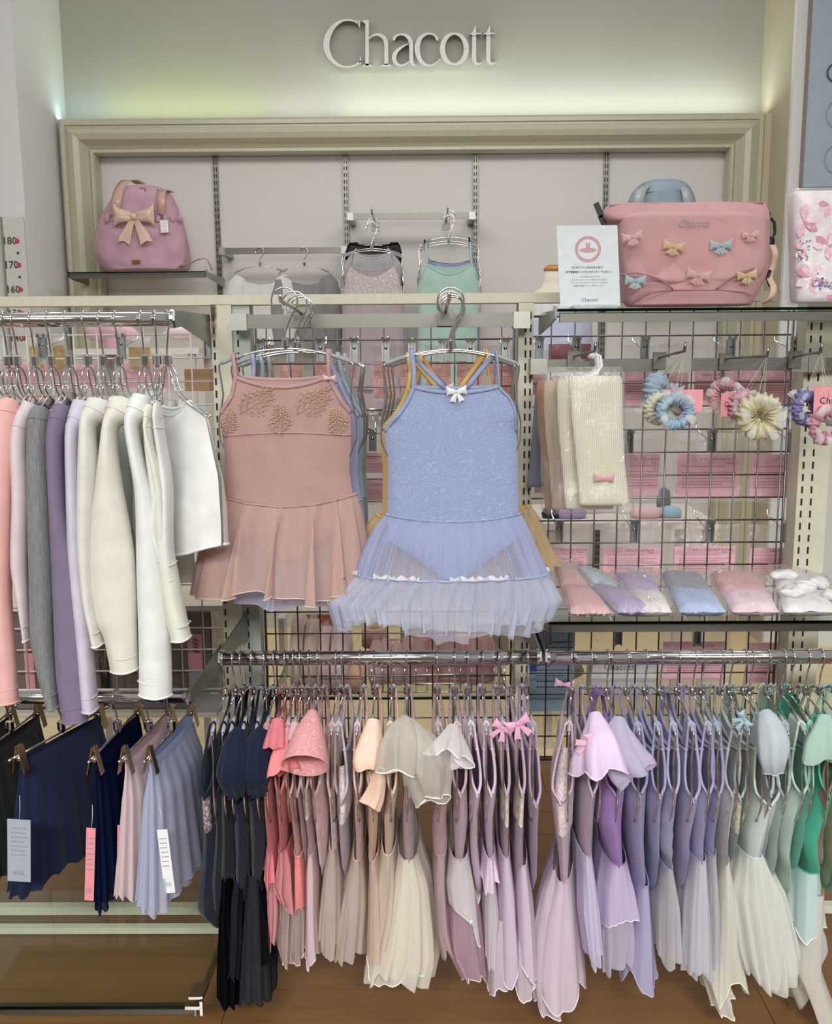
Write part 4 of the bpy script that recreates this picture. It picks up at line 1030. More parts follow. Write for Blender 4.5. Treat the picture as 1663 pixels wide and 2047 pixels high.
top_garment(288, 'cream top with slim sleeve flaring to an open cuff', 'cream slim sleeved top', F('e0dfcd'), tg('G', [(812, 930, 990), (900, 926, 985), (1000, 930, 975), (1300, 975, 1060), (1600, 1010, 1095), (2000, 1058, 1170)], 'H', [(300, 1115, 1245), (700, 1165, 1320), (1000, 1235, 1382)]), hemz=-.40)
top_garment(313.6, 'white crop top with wavy hem second to last on the upper bar', 'second to last white crop top', F('e3e2dd'), tg('G', [(800, 985, 1030), (950, 990, 1040), (1300, 1030, 1100), (1700, 1090, 1150)], 'H', [(300, 1150, 1250), (560, 1180, 1280)]), rot=14, hemz=-.37, lean=.1)
# the last white crop top, turned to show its front
Xc = PX(345, 715, BY) + .055
root = top_garment(340, 'white crop top turned outwards, last garment on the upper bar', 'last white crop top turned outwards', F('e8e8e6'), tg('G', [(815, 945, 985), (950, 930, 985), (1100, 935, 1000), (1400, 970, 1040), (1700, 1020, 1085)], 'H', [(200, 1080, 1150), (420, 1150, 1200)]), rot=46, hemz=-.37, xshift=-.006, thick=.045, bodyw=.175)

# ================================================================== clip hangers with skirts
def clip_skirt(bx, by, Fp, Bp, label, short, mat, rows, hemw=.01, nf=18, amp=.01, belt=None, layers=1, navy=False, cp=None):
    X0 = PX(bx, by, BY); z0 = PZ(bx, by, BY) - .0
    fp, bp = P(*Fp), P(*Bp); d = fp - bp
    rz = math.atan2(d.y, d.x)
    z0 = zLlow - .078
    hanger('clip', (X0, BY, z0), rz, 'clip hanger gripping the ' + short, 'clip hangers on the low chrome bar')
    root = thing('short_skirt', label, 'skirt', (X0, BY, z0), rz)
    zt = -.045
    A0 = .135; ac0 = 0
    for lay in range(layers):
        rws = []
        for i in range(17):
            v = i / 16; z, A, bh, bc, ac = interp([(q[0], q[1], q[2], q[3], q[4], q[5]) for q in rows], v)
            rws.append((z, A + .004 * lay, bc, bh * (1 + .12 * lay), ac))
        mb, g = skirt_mb(rws, nf + 3 * lay, amp, seed=bx + lay, hemw=hemw)
        sk = part('skirt_layer', mb, mat, root)
        part('hem', MB().tube(g[-1], .0012, 4, closed=True), mat, sk)
    zt = rows[0][1]
    wb = [(A0 * 1.0 * math.cos(2 * PI * k / 40), .008 * math.sin(2 * PI * k / 40)) for k in range(40)]
    mb = MB(); mb.grid([[(a, b * 1.3, zt + .02 + .0) for a, b in wb], [(a, b * 1.5, zt + .008) for a, b in wb], [(a, b * 1.5, zt - .008) for a, b in wb]], wrap=True)
    part('waistband', mb, belt or mat, root)
    return root
# rows: v, z, A, bh, bc, ac
clip_skirt(-30, 1450, (-60, 1480, 1.9), (60, 1400, 2.2), 'black skirt at the start of the low bar', 'black skirt at the start', F('0e0f14'), [(0, -.035, .135, .01, 0, 0), (.3, -.12, .15, .03, 0, 0), (1, -.30, .17, .06, 0, 0)])
clip_skirt(20, 1450, (-50, 1520, 1.9), (84, 1400, 2.2), 'plain black skirt right behind the navy pleated one'.replace('right ', ''), 'plain black skirt', F('101117'), [(0, -.035, .135, .01, 0, 0), (.3, -.12, .15, .03, 0, 0), (1, -.28, .17, .06, 0, 0)])
sA = clip_skirt(123, 1447, (8, 1518, 1.9), (215, 1432, 2.22), 'widest navy gathered skirt with a dimmed white hang tag', 'navy gathered skirt', F('16203f'), [(0, -.035, .135, .010, 0, 0), (.25, -.10, .15, .030, 0, 0), (1, -.30, .175, .055, -.01, 0)], belt=F('1b2547'))
sB = clip_skirt(235, 1455, (172, 1525, 1.9), (280, 1430, 2.22), 'navy tulle skirt with a pink card hanging inside its front', 'navy tulle skirt', tulle('1a2347', .86), [(0, -.035, .135, .008, 0, 0), (.3, -.12, .145, .016, 0, 0), (1, -.33, .165, .024, .0, 0)], layers=2)
sC = clip_skirt(297, 1450, (240, 1515, 1.9), (350, 1430, 2.22), 'pale pink sheer skirt with a bright pink card showing through', 'pale pink sheer skirt', tulle('e0bfc0', .80), [(0, -.035, .135, .010, 0, 0), (.25, -.10, .15, .026, 0, 0), (1, -.31, .175, .042, -.012, 0)], belt=F('d5a9b2'))
sD = clip_skirt(343, 1455, (300, 1530, 1.9), (400, 1430, 2.22), 'lavender blue tulle skirt with white size tag, last on the low bar', 'lavender blue tulle skirt', tulle('a9b0d8', .62), [(0, -.035, .135, .010, 0, 0), (.25, -.10, .155, .03, .0, 0), (1, -.325, .19, .05, -.005, 0)], belt=F('8da2d2'), layers=2)
def hang_tag(px0, py0, px1, py1, Y, mat, label, textc='55555a', cat='tag', tilt=0, name='hang_tag', lines=7, barcode=True, ry=0):
    a, b = P(px0, py0, Y), P(px1, py1, Y); c = (a + b) / 2; w_, h_ = abs(b.x - a.x), abs(b.z - a.z)
    t = thing(name, label, cat, c, R(ry))
    t.rotation_euler = (0, R(tilt), R(ry))
    part('card', MB().box((0, 0, 0), (w_, .0012, h_)), mat, t, False)
    tx = MB()
    for i in range(lines):
        z = h_ * (.36 - .5 * i / lines)
        x = -w_ * .36; 
        while x < w_ * .26:
            l = random.uniform(.002, w_ * .16); tx.box((x + l / 2, -.0008, z), (l * .85, .0006, h_ * .016)); x += l + .001
    if barcode:
        x = -w_ * .25
        while x < w_ * .25: 
            l = random.uniform(.0005, .001); tx.box((x, -.0008, -h_ * .36), (l, .0006, h_ * .07)); x += l + .0016
    part('printed_text', tx, plain('84858c', .6), t, False, kind='stuff')
    part('tag_string', MB().tube([(0, 0, h_ / 2 - .004), (.002, 0, h_ / 2 + .02), (0, .004, h_ / 2 + .05)], .0006, 5), plain('c9c9c9', .5), t)
    return t
WT = plain('d7d7d8', .5)
hang_tag(10, 1638, 66, 1762, 1.84, plain('9aa1ad', .5), 'large white tag toned down to grey in front of the navy gathered skirt', tilt=4)  # white tag; its dimness under the tulle is put into the colour
hang_tag(166, 1655, 194, 1800, 1.885, plain('d98a92', .5), 'pink card tag at the front of the navy tulle skirt', tilt=5)
hang_tag(230, 1650, 268, 1782, 1.955, plain('f08c98', .5), 'bright pink card tag inside the pale pink skirt', tilt=4)
hang_tag(318, 1658, 346, 1785, 1.90, plain('dedde0', .5), 'white size tag at the front of the lavender blue skirt', tilt=-4)

# ================================================================== the two arms of outward facing leotards
def front_hook(px, py, label):
    a = P(px, py, 1.98); a2 = Vector((a.x, 2.32, a.z - .012))
    t = thing('display_hook', label, 'hook', a2)
    part('prong', MB().tube([a2, (a.x, 2.2, a.z - .006), a, a + Vector((0, -.006, .012))], .0042, 8), CHROME, t, world=True)
    part('clamp_plate', MB().box((a.x, 2.313, a.z - .022), (.038, .012, .046)), STEEL, t, False, True)
    return a
hA = front_hook(561, 601, 'chrome arm holding the four pastel leotards')
hB = front_hook(898, 597, 'chrome arm holding the blue and the yellow leotards')

def face_garment(Y, cx, cy, label, short, mat, T, S, smat, straps, neckdip, bind=None, hem=None, ua=None, thick=.022, nf=12, amp=.010, jac=None, hw=.138, gpx=True, seed=1, back=None, sh=.014, brief=True, hemw=.008, roz=0, layers=1, seamdip=.022, pw=.8, hangz=0, lap=1.1):
    """garment facing the aisle. T/S rows in photo pixels at depth Y; straps: (px top, py top, px neck, py neck)"""
    c = P(cx, cy, Y); root = thing('skirted_leotard', label, 'dress', c)
    hanger('front', c, 0, 'chrome hanger inside the ' + short, None)
    def q(px, py): p = P(px, py, Y); return p.x - c.x, p.z - c.z
    rows0 = []
    for py, xl, xr in T:
        a, z = q(xl, py); b, _ = q(xr, py); rows0.append((z, a, b))
    uz = q(cx, ua)[1]; rows = []
    N = 26; z0, z1 = rows0[0][0], rows0[-1][0]
    neg = [(-r[0],) + r[1:] for r in rows0]
    for i in range(N + 1):
        z = z0 + (z1 - z0) * i / N; a, b = interp(neg, -z)
        gap = thick * .7 * max(0, min(1, (z - uz) / .03)) if z > uz else 0
        rows.append((z, a, b, 0, thick, gap))
    seam = []
    def sd(u): return seamdip * (1 - u * u)
    # body sheets with curved lower seam
    mb = MB(); edges = {}
    for f in (-1, 1):
        g = []
        for i, (z, aL, aR, bc, bh, gap) in enumerate(rows):
            r = []
            for j in range(25):
                u = -1 + 2 * j / 24; a = (aL + aR) / 2 + u * (aR - aL) / 2
                b = math.sqrt(gap * gap + max(0, bh * bh - gap * gap) * (1 - abs(u) ** 3))
                v = i / N; zz = z - neckdip * (1 - u * u) * max(0, 1 - i / 8) * (1 if f < 0 else .35) - sd(u) * max(0, (v - .4) / .6)
                r.append((a, f * b + noise.noise(Vector((a * 14 + seed, zz * 5, f))) * .006 * (1 - abs(u) ** 4), zz))
            g.append(r)
        mb.grid(g, flip=f > 0); edges[f] = g
    part('bodice', mb, mat, root)
    bd = bind or mat
    for f in (-1, 1): part('neck_binding', MB().tube([Vector(p) + Vector((0, -.001 if f < 0 else .001, 0)) for p in edges[f][0]], .0040, 6, flat=.5), bd, root)
    # straps and arm bindings
    for s, (tx, ty, nx, ny) in zip((-1, 1), straps):
        t0 = q(tx, ty); n0 = q(nx, ny); j = 0 if s < 0 else 24
        e_f = [edges[-1][i][j] for i in range(N + 1) if rows[i][0] > uz - .004][::-1]
        e_b = [edges[1][i][j] for i in range(N + 1) if rows[i][0] > uz - .004]
        topz = -.03 * (t0[0] / .138) ** 2 + .0075
        path = [Vector(p) for p in e_f] + [Vector((t0[0] * .35 + n0[0] * .65, -.016, (topz + n0[1]) / 2)), Vector((t0[0], -.006, topz)), Vector((t0[0], .006, topz))]
        part('strap_binding', MB().tube(smooth3(path, 2), .0055, 6, flat=.45), bd, root)
        if back == 'cross':
            bx_ = edges[1][0][12 - s * -4 if False else (9 if s < 0 else 15)]
            path = [Vector((t0[0], .006, topz)), Vector((t0[0] * .72, .017, topz - .03)), Vector(bx_) ]
            part('back_strap', MB().tube(smooth3(path, 3), .0055, 6, flat=.45), bd, root)
            part('arm_binding', MB().tube(smooth3([Vector(p) for p in e_b], 1), .004, 6), bd, root)
        else:
            path = [Vector((t0[0], .006, topz)), Vector((t0[0] * .8 + n0[0] * .2, .018, (topz + n0[1]) / 2 + .01))] + [Vector(p) for p in e_b]
            part('back_strap', MB().tube(smooth3(path, 2), .0055, 6, flat=.45), bd, root)
    # brief below the seam
    zb0, zb1 = z1, z1 - .14
    if brief:
        m2 = MB(); aL, aR = rows[-1][1], rows[-1][2]; 
        for f in (-1, 1):
            g = []
            for i in range(11):
                v = i / 10; k = 1 if v < .45 else 1 - .78 * ((v - .45) / .55) ** .8
                g.append([((aL + aR) / 2 + u * (aR - aL) / 2 * k * .98, f * (.004 + .014 * (1 - abs(u) ** 3)), zb0 + (zb1 - zb0) * v - sd(u) * (1 - v)) for u in [-1 + 2 * j / 12 for j in range(13)]])
            m2.grid(g, flip=f > 0)
        part('brief', m2, mat, root)
    if S:
        ss = []
        for py, xl, xr in S:
            a, z = q(xl, py); b, _ = q(xr, py); ss.append((-z, (a + b) / 2, (b - a) / 2))
        zt, zh = -ss[0][0], -ss[-1][0]
        for lay in range(layers):
            rws = []
            for i in range(25):
                v = i / 24; z = zt + (zh - zt) * v; ac, A = interp(ss, -z)
                rws.append((z, A - .003 * lay, 0, thick + .004 + (.055 - .012 * lay) * v ** .8, ac))
            mb, g = skirt_mb(rws, nf + lay * 5, amp, seed=seed + lay * 9, hemw=hemw, nt=200, thin=1.0, top_amp=.22, pw=pw, lap=lap)
            # curved seam at the top
            n = 200
            for i in range(25):
                for k in range(n):
                    x, y, z = mb.v[i * n + k]; A = rws[i][1]; u = min(1, abs((x - rws[i][4]) / A)); 
                    mb.v[i * n + k] = (x, y, z - sd(u) * (1 - i / 24)); g[i][k] = mb.v[i * n + k]
            sk = part('skirt' if lay == 0 else 'skirt_lining', mb, smat, root)
            if hem is not None and lay == 0: part('hem', MB().tube(g[-1], .0014, 4, closed=True), hem, sk)
            if lay == 0: part('waist_seam', MB().tube([Vector(p) for p in g[0]][::2], .0028, 5, closed=True), mat, root)
    return root, c, edges, (g if S else None)

def K(r): return tr('K', r)
def kp(x, y): return 400 + x / 2.31, 660 + y / 2.31
PK = 'b5867f'
pinkT = K([(215, 168, 597), (250, 162, 612), (300, 152, 640), (340, 125, 662), (380, 96, 694), (420, 92, 696), (480, 102, 697), (560, 112, 695), (640, 117, 688), (700, 112, 695), (758, 105, 704)])
pinkS = K([(762, 92, 708), (850, 72, 718), (1000, 45, 726), (1120, 28, 732), (1208, 18, 738)])
st1 = [(466, 706, 474, 752), (656, 706, 661, 752)]
fr1, cP, edP, _ = face_garment(2.06, 571, 697, 'dusty pink skirted leotard with gold twig embroidery, foremost on its arm', 'dusty pink embroidered leotard', F(PK), pinkT, pinkS, tulle('d49f90', .70), st1, .022, bind=F('bb8b86'), hem=F('e0beb4'), ua=828, nf=14, amp=.021, seed=4, layers=1, hemw=.009, lap=1.3)
seam_p = []
for k in range(25):
    pp = edP[-1][13][k]; seam_p.append((pp[0], pp[1] - .0012, pp[2] + .012 * (1 - (k / 12 - 1) ** 2) + .0))
part('under_bust_seam', MB().tube(seam_p, .0016, 5), F('c58f8d'), fr1)
EMB = plain('c7a48f', .6)
def twig(cx, cy, s, rot, mir=1):
    mb = MB(); rnd = random.Random(int(cx * 7 + cy))
    c = P(cx, cy, 2.06)
    def wpt(x, y):
        r = R(rot); xx = (x * math.cos(r) - y * math.sin(r)) * mir; yy = x * math.sin(r) + y * math.cos(r)
        wx, wz = c.x + xx * s, c.z + yy * s
        # sit on the bodice cloth
        aL, aR = edP[-1][12][0][0] + cP.x, edP[-1][12][-1][0] + cP.x; u = (wx - (aL + aR) / 2) / ((aR - aL) / 2)
        y_ = 2.06 - .022 * math.sqrt(max(0, 1 - min(1, abs(u)) ** 3)) - .0042
        return Vector((wx, y_, wz))
    mb.tube([wpt(.03 * math.sin(3 * t), t) for t in (0, .3, .6, 1)], .0007, 4)
    for i in range(9):
        by = .05 + .10 * i; sd = 1 if i % 2 else -1; L_ = .50 - .035 * i; aa = sd * R(68 - 4 * i)
        pts = [(math.sin(aa * (1 - .4 * t)) * L_ * t, by + math.cos(aa * (1 - .4 * t)) * L_ * t) for t in (0, .35, .7, 1)]
        mb.tube([wpt(*p) for p in pts], .0006, 4)
        for j, p in enumerate(pts[1:]):
            for s2 in (-1, 1):
                ab = aa * .6 + s2 * .7; e = (p[0] + math.sin(ab) * .13, p[1] + math.cos(ab) * .13)
                mb.tube([wpt(*p), wpt(*e)], [.0006, .0011], 4)
    return mb
for (x, y, s, r, m) in ((190, 385, .078, -56, 1), (450, 385, .078, -56, 1), (385, 485, .060, 3, 1), (122, 490, .054, -14, 1), (655, 490, .054, 12, 1)):
    px, py = kp(x, y); part('embroidered_twig', twig(px, py, s, r, m), EMB, fr1, world=True)
bow(fr1, P(*kp(597, 222), 2.028), .012, F('e6bcb6'), 0, world=True, tails=False)
# the three behind it on the same arm
def shift(rows, dx, dy, k=1.0, cx=575): return [(r[0] + dy, cx + (r[1] - cx) * k + dx, cx + (r[2] - cx) * k + dx) for r in rows]
def shs(st, dx, dy): return [(a + dx, b + dy, c_ + dx, d + dy) for a, b, c_, d in st]
face_garment(2.13, 591, 701, 'lavender skirted leotard second on the arm, behind the dusty pink one', 'lavender leotard second on its arm', F('9d97c6'), shift(pinkT, 26, 8, .92), shift(pinkS, 24, 10, .93), tulle('a9a3cf', .8), shs([(505, 706, 512, 752), (660, 706, 668, 752)], 0, 4), .022, ua=835, nf=11, seed=8, hem=F('b4aed6'))
face_garment(2.20, 600, 704, 'powder blue leotard third on the arm with high straight neckline', 'powder blue leotard third on its arm', F('8fb1bd'), shift(pinkT, 40, 6, .88), shift(pinkS, 34, 4, .88), tulle('9ab4c6', .8), shs([(520, 706, 530, 752), (676, 710, 684, 752)], 0, 2), .012, ua=835, nf=12, seed=12)
face_garment(2.27, 606, 704, 'grey sage leotard hindmost on the arm of pastel ones', 'grey sage leotard', F('9aa5a4'), shift(pinkT, 52, 6, .85), shift(pinkS, 36, -2, .84), tulle('a7b0b2', .8), shs([(535, 706, 545, 752), (690, 712, 697, 752)], 0, 2), .012, ua=835, nf=12, seed=17)
# blue one with the tulle skirt
BL = '8799c4'
blueT = K([(262, 985, 1378), (290, 975, 1400), (320, 962, 1432), (370, 930, 1450), (420, 885, 1455), (470, 850, 1460), (540, 858, 1464), (640, 868, 1466), (740, 866, 1468), (845, 864, 1470)])
blueS = K([(850, 862, 1474), (900, 820, 1500), (980, 785, 1530), (1060, 755, 1562), (1130, 735, 1595)])
st2 = [(822, 709, 830, 775), (992, 709, 996, 762)]
fb, cB, edB, gB = face_garment(2.03, 901, 699, 'periwinkle blue leotard with white bow and tiered tulle skirt', 'periwinkle tiered tulle leotard', F(BL, 'jacquard', 'a9b4d8'), blueT, blueS, tulle('b4beea', .26), st2, .012, bind=F('8a99c2'), ua=862, nf=24, amp=.009, seed=21, layers=2, hemw=.004, seamdip=.012, back='cross')
bow(fb, P(*kp(1184, 283), 2.0), .019, F('e8e8ec'), -4, world=True, tl=.8)
# frill tier
ss = []
for py, xl, xr in K([(1130, 728, 1598), (1180, 665, 1625), (1250, 600, 1655), (1340, 640, 1610)]):
    a, b = P(xl, py, 2.03), P(xr, py, 2.03); ss.append((-(a.z - cB.z), (a.x + b.x) / 2 - cB.x, (b.x - a.x) / 2))
for lay in range(2):
    rws = []
    for i in range(17):
        v = i / 16; z = -(ss[0][0] + (ss[-1][0] - ss[0][0]) * v); ac, A = interp(ss, -z); rws.append((z, A - .005 * lay, 0, .075 + .03 * v, ac))
    mb, g = skirt_mb(rws, 24 + lay * 7, .010, seed=33 + lay, hemw=.016, nt=300, thin=1, top_amp=.3, lap=1.2)
    part('frill_tier', mb, tulle('c6cef2', .36), fb)
    if lay == 0:
        part('ruffled_band', MB().tube([Vector(p) + Vector((0, 0, .002)) for p in g[0]][::2], .0028, 5, closed=True), F('9aa6d8'), fb)
        wb = MB(); rr = [Vector(p) for p in g[1]]
        for k0 in range(260):
            kk = (k0 + 130) % 260
            if math.sin(2 * PI * kk / 260) > .2: continue
            if (kk // 15) % 3 == 2: continue
            a, b = rr[kk] + Vector((0, -.003, .010)), rr[(kk + 1) % 260] + Vector((0, -.003, .010)); n_ = len(wb.v)
            wb.v += [tuple(a), tuple(b), tuple(b + Vector((0, -.002, .008 + .003 * math.sin(kk * 1.3)))), tuple(a + Vector((0, -.002, .008 + .003 * math.sin(kk * 1.3 - 1.3))))]
            wb.f.append((n_, n_ + 1, n_ + 2, n_ + 3))
        part('lace_ribbon', wb, F('e9e8ee'), fb)
# yellow ones behind
YL = 'd9a550'
yt = shift(blueT, -14, 6, .97, 905); ys_ = shift(blueS, -34, 0, .90, 905)
stY = [(815, 706, 822, 772), (973, 706, 976, 760)]
fy, cy_, _, _ = face_garment(2.11, 899, 702, 'amber yellow leotard with crossed back straps behind the periwinkle one', 'amber yellow leotard', F(YL), yt, ys_, tulle('e0ad52', .62), stY, .004, bind=F('e0ab52'), ua=858, nf=18, seed=41, back='cross')
bow(fy, P(*kp(1138, 262), 2.075), .014, F('d8bcc0'), 0, world=True, tails=False)
face_garment(2.19, 902, 704, 'deeper yellow leotard hidden behind the amber one', 'deeper yellow leotard', F('cf9a45'), shift(blueT, -6, 4, .93, 905), shift(blueS, 18, -16, 1.02, 905), tulle('dcae60', .42), [(838, 704, 842, 768), (968, 706, 972, 762)], .002, bind=F('d9a24a'), ua=850, nf=18, seed=47, back='cross')
face_garment(2.27, 905, 704, 'slate blue leotard hindmost on the arm of yellow ones', 'slate blue leotard', F('7a86ab'), shift(blueT, 0, 0, .9, 905), None, None, [(835, 706, 840, 770), (985, 708, 990, 766)], .008, ua=850, seed=51, back='cross')

ORD = ['first', 'second', 'third', 'fourth', 'fifth', 'sixth', 'seventh', 'eighth', 'ninth', 'tenth', 'eleventh', 'twelfth']

# ================================================================== bags, cards and the back wall
def pouf(rows, Y, depth, n=40, wr=.006, seed=0, fr=9, p=2.6, base=None):
    """closed soft body: rows (py, xl, xr[, depth scale]) traced at depth Y"""
    mb = MB(); g = []; q = smooth_path([tuple(r) if len(r) > 3 else tuple(r) + (1.0,) for r in rows], 4)
    for py, xl, xr, ds in q:
        a, b = P(xl, py, Y), P(xr, py, Y); cx, hx_ = (a.x + b.x) / 2, (b.x - a.x) / 2; r = []
        for k in range(n):
            th = 2 * PI * k / n; c_, s_ = math.cos(th), math.sin(th)
            x = cx + hx_ * math.copysign(abs(c_) ** (2 / p), c_); y = Y + depth / 2 * ds * math.copysign(abs(s_) ** (2 / p), s_)
            nn = noise.noise(Vector((x * fr, a.z * fr * .8, seed + (s_ > 0)))) + .5 * noise.noise(Vector((x * fr * 3, a.z * fr * 2, seed)))
            r.append((x + nn * wr * .3 * c_, y + nn * wr * (1 if s_ < 0 else .3), a.z + (0 if base is None else 0)))
        g.append(r)
    mb.grid(g, wrap=True); m = len(g)
    mb.f.append(tuple(range(n))[::-1]); mb.f.append(tuple((m - 1) * n + k for k in range(n)))
    return mb, g
def ribbon(pts, wd, mat, parent, name='strap', th=.0015, wdir=(1, 0, 0)):
    pa = smooth3([Vector(p) for p in pts], 4); W = Vector(wdir) * wd / 2; g = []
    for i, p in enumerate(pa):
        t = (pa[min(i + 1, len(pa) - 1)] - pa[max(i - 1, 0)]).normalized(); nrm = t.cross(W).normalized() * th
        g.append([p - W + nrm, p + W + nrm, p + W - nrm, p - W - nrm])
    mb = MB(); mb.grid(g, wrap=True); return part(name, mb, mat, parent, world=True)

# glass shelf with the rose backpack
zW = PZ(270, 543, 4.76)
t = glass_shelf('glass wall shelf carrying the rose backpack', PX(134, 545, 4.76), PX(413, 545, 4.76), 4.76, 5.17, zW)
RS = F('cc97ac')
bp = thing('backpack', 'rose pink gathered backpack with champagne ribbon bow on the wall shelf', 'bag', P(283, 541, 4.93))
mb, _ = pouf([(374, 262, 312, .5), (380, 244, 330, .8), (398, 228, 346), (430, 208, 360), (470, 192, 371), (505, 190, 378), (528, 203, 380), (541, 215, 376)], 4.95, .24, 48, .012, 3)
part('body', mb, RS, bp, world=True)
mb, _ = pouf([(434, 212, 362, .2), (440, 210, 366, .6), (470, 200, 370), (505, 196, 374), (530, 206, 372), (540, 218, 366)], 4.885, .15, 48, .022, 8, fr=14)
part('front_pocket', mb, F('c993a8'), bp, world=True)
RIB = plain('c9a294', .3); CHAM = plain('d6b9a6', .28)
for i in range(11):
    px = 214 + i * 14.6
    if 236 < px < 300: continue
    part('gathered_frill', MB().blob(P(px, 436 + .15 * (i % 2) * 10, 4.83), .016, 5, (.8, .8, 1.2), .4, 60), RS, bp, world=True)
ribbon([P(229, 430, 4.82), P(232, 405, 4.80), P(236, 385, 4.83), P(248, 364, 4.88), P(265, 360, 4.95), P(282, 368, 5.0)], .05, RIB, bp)
ribbon([P(322, 428, 4.82), P(322, 405, 4.80), P(323, 385, 4.83), P(330, 380, 4.9), P(340, 385, 4.98)], .04, RIB, bp)
ribbon([P(352, 533, 4.86), P(378, 527, 4.83), P(398, 518, 4.82), P(412, 518, 4.84), P(420, 530, 4.88), P(424, 541, 4.95)], .03, RIB, bp, wdir=(0, 1, 0))
bow(bp, P(268, 433, 4.79), .09, CHAM, 0, world=True)
part('zip', MB().tube([P(255, 380, 4.86), P(285, 376, 4.845), P(320, 382, 4.86)], .003, 6).tube([P(290, 378, 4.84), P(291, 394, 4.83)], .0035, 6), BRASS, bp, world=True)
part('brass_plate', MB().box(P(272, 523, 4.797), (.04, .003, .016)), BRASS, bp, False, world=True)
hang_tag(320, 440, 337, 465, 4.80, plain('e6e6e2', .5), 'small white price tag on the rose backpack pocket', tilt=-3, lines=4)
# pale blue backpack on the far right wall shelf
zW2 = PZ(1320, 560, 4.76)
glass_shelf('glass wall shelf hidden behind the pink tote', PX(1235, 560, 4.76), PX(1450, 560, 4.76), 4.76, 5.17, zW2)
bb = thing('backpack', 'pale blue backpack with silver grey handles behind the pink tote', 'bag', P(1323, 560, 4.95))
mb, _ = pouf([(362, 1300, 1345, .4), (366, 1285, 1362, .8), (380, 1268, 1378), (405, 1256, 1388), (470, 1240, 1400), (530, 1238, 1404), (558, 1250, 1392)], 4.96, .22, 44, .012, 5)
part('body', mb, F('94abc0'), bb, world=True)
SILV = plain('b5b8ba', .25)
ribbon([P(1276, 420, 4.84), P(1278, 395, 4.82), P(1284, 378, 4.84), P(1300, 366, 4.9), P(1320, 362, 4.95)], .05, SILV, bb)
ribbon([P(1376, 420, 4.84), P(1374, 395, 4.82), P(1370, 378, 4.84), P(1362, 366, 4.92)], .045, SILV, bb)
part('zip', MB().tube([P(1290, 384, 4.855), P(1325, 378, 4.845), P(1360, 384, 4.855)], .004, 6), SILV, bb, world=True)

# wall rails
def wall_rail(x0, x1, y0, y1, label):
    Y = 4.98; a, b = P(x0, (y0 + y1) / 2, Y), P(x1, (y0 + y1) / 2, Y); h_ = (y1 - y0) / FPX * Y
    t = thing('wall_rail', label, 'rail', (a + b) / 2)
    part('bar', MB().span(a.x, b.x, Y, Y + .012, a.z - h_ / 2, a.z + h_ / 2), STEEL, t, False, True)
    for x in (a.x, b.x - .03): part('bracket', MB().span(x, x + .03, Y - .004, PY_, a.z - h_ / 2 - .003, a.z + h_ / 2 + .003), metal('a5a59c', .35), t, False, True)
    return a.z
zr1 = wall_rail(438, 694, 496, 508, 'low wall rail holding the white and grey shrugs')
zr2 = wall_rail(694, 950, 427, 439, 'high wall rail holding lace leotards and mint camisoles')
def wall_arm(px, py, label):
    a = P(px, py, 4.62); t = thing('display_hook', label, 'hook', (a.x, 4.97, a.z))
    part('prong', MB().tube([(a.x, 4.97, a.z), (a.x, 4.62, a.z), (a.x, 4.61, a.z + .015)], .005, 8), CHROME, t, world=True)
    part('clamp_plate', MB().box((a.x, 4.972, a.z - .02), (.04, .012, .05)), STEEL, t, False, True)
wall_arm(743, 424, 'chrome wall arm of the black and mauve lace leotards')
wall_arm(895, 421, 'chrome wall arm of the mint camisoles')
def shrug(px, label, short, mat, rows, Y=4.97, cz=None):
    c = P(px, 532, Y); hanger('far', c, 0, 'thin chrome hanger holding the ' + short, None)
    root = thing('shrug', label, 'top', c); rr = []
    for py, xl, xr in rows:
        a, b = P(xl, py, Y), P(xr, py, Y); rr.append((-(a.z - c.z), a.x - c.x, b.x - c.x))
    N = 20; r2 = []
    for i in range(N + 1):
        v = rr[0][0] + (rr[-1][0] - rr[0][0]) * i / N; a, b = interp(rr, v); r2.append((-v, a, b, 0, .03, .002))
    mb = sheet_pair(r2, 20, (.045, .03), .008, px, 3, 7); part('body', mb, mat, root)
    for s in (-1, 1):
        e = r2[2]; x = e[2] if s > 0 else e[1]; m_, _r = loft([Vector((x * .86, 0, -.055)), Vector((x * 1.0, -.01, -.09)), Vector((x * 1.12, -.02, -.16)), Vector((x * 1.15, -.02, -.30)), Vector((x * 1.12, -.01, -.42))], [(.02, .03), (.03, .045), (.03, .05), (.028, .045), (.025, .04)], 20, .04, 3)
        part('sleeve', m_, mat, root)
    part('neck_binding', MB().tube([(u * r2[0][2] * 1.0, -.006, r2[0][0] - .045 * (1 - u * u)) for u in [k / 8 for k in range(-8, 9)]], .004, 6), mat, root)
sh1 = shrug(520, 'thin white shrug hanging on the low wall rail', 'thin white shrug', F('dfdcd8'), [(556, 478, 562), (585, 470, 575), (640, 480, 585), (690, 500, 600)])
sh2 = shrug(608, 'charcoal knit shrug hanging beside the white one', 'charcoal knit shrug', F('8b8886', 'knit'), [(556, 570, 652), (585, 562, 665), (640, 590, 668), (700, 600, 660)])
bow(None, P(547, 614, 4.9), .02, F('cf4f63'), 0, tails=False) if False else None

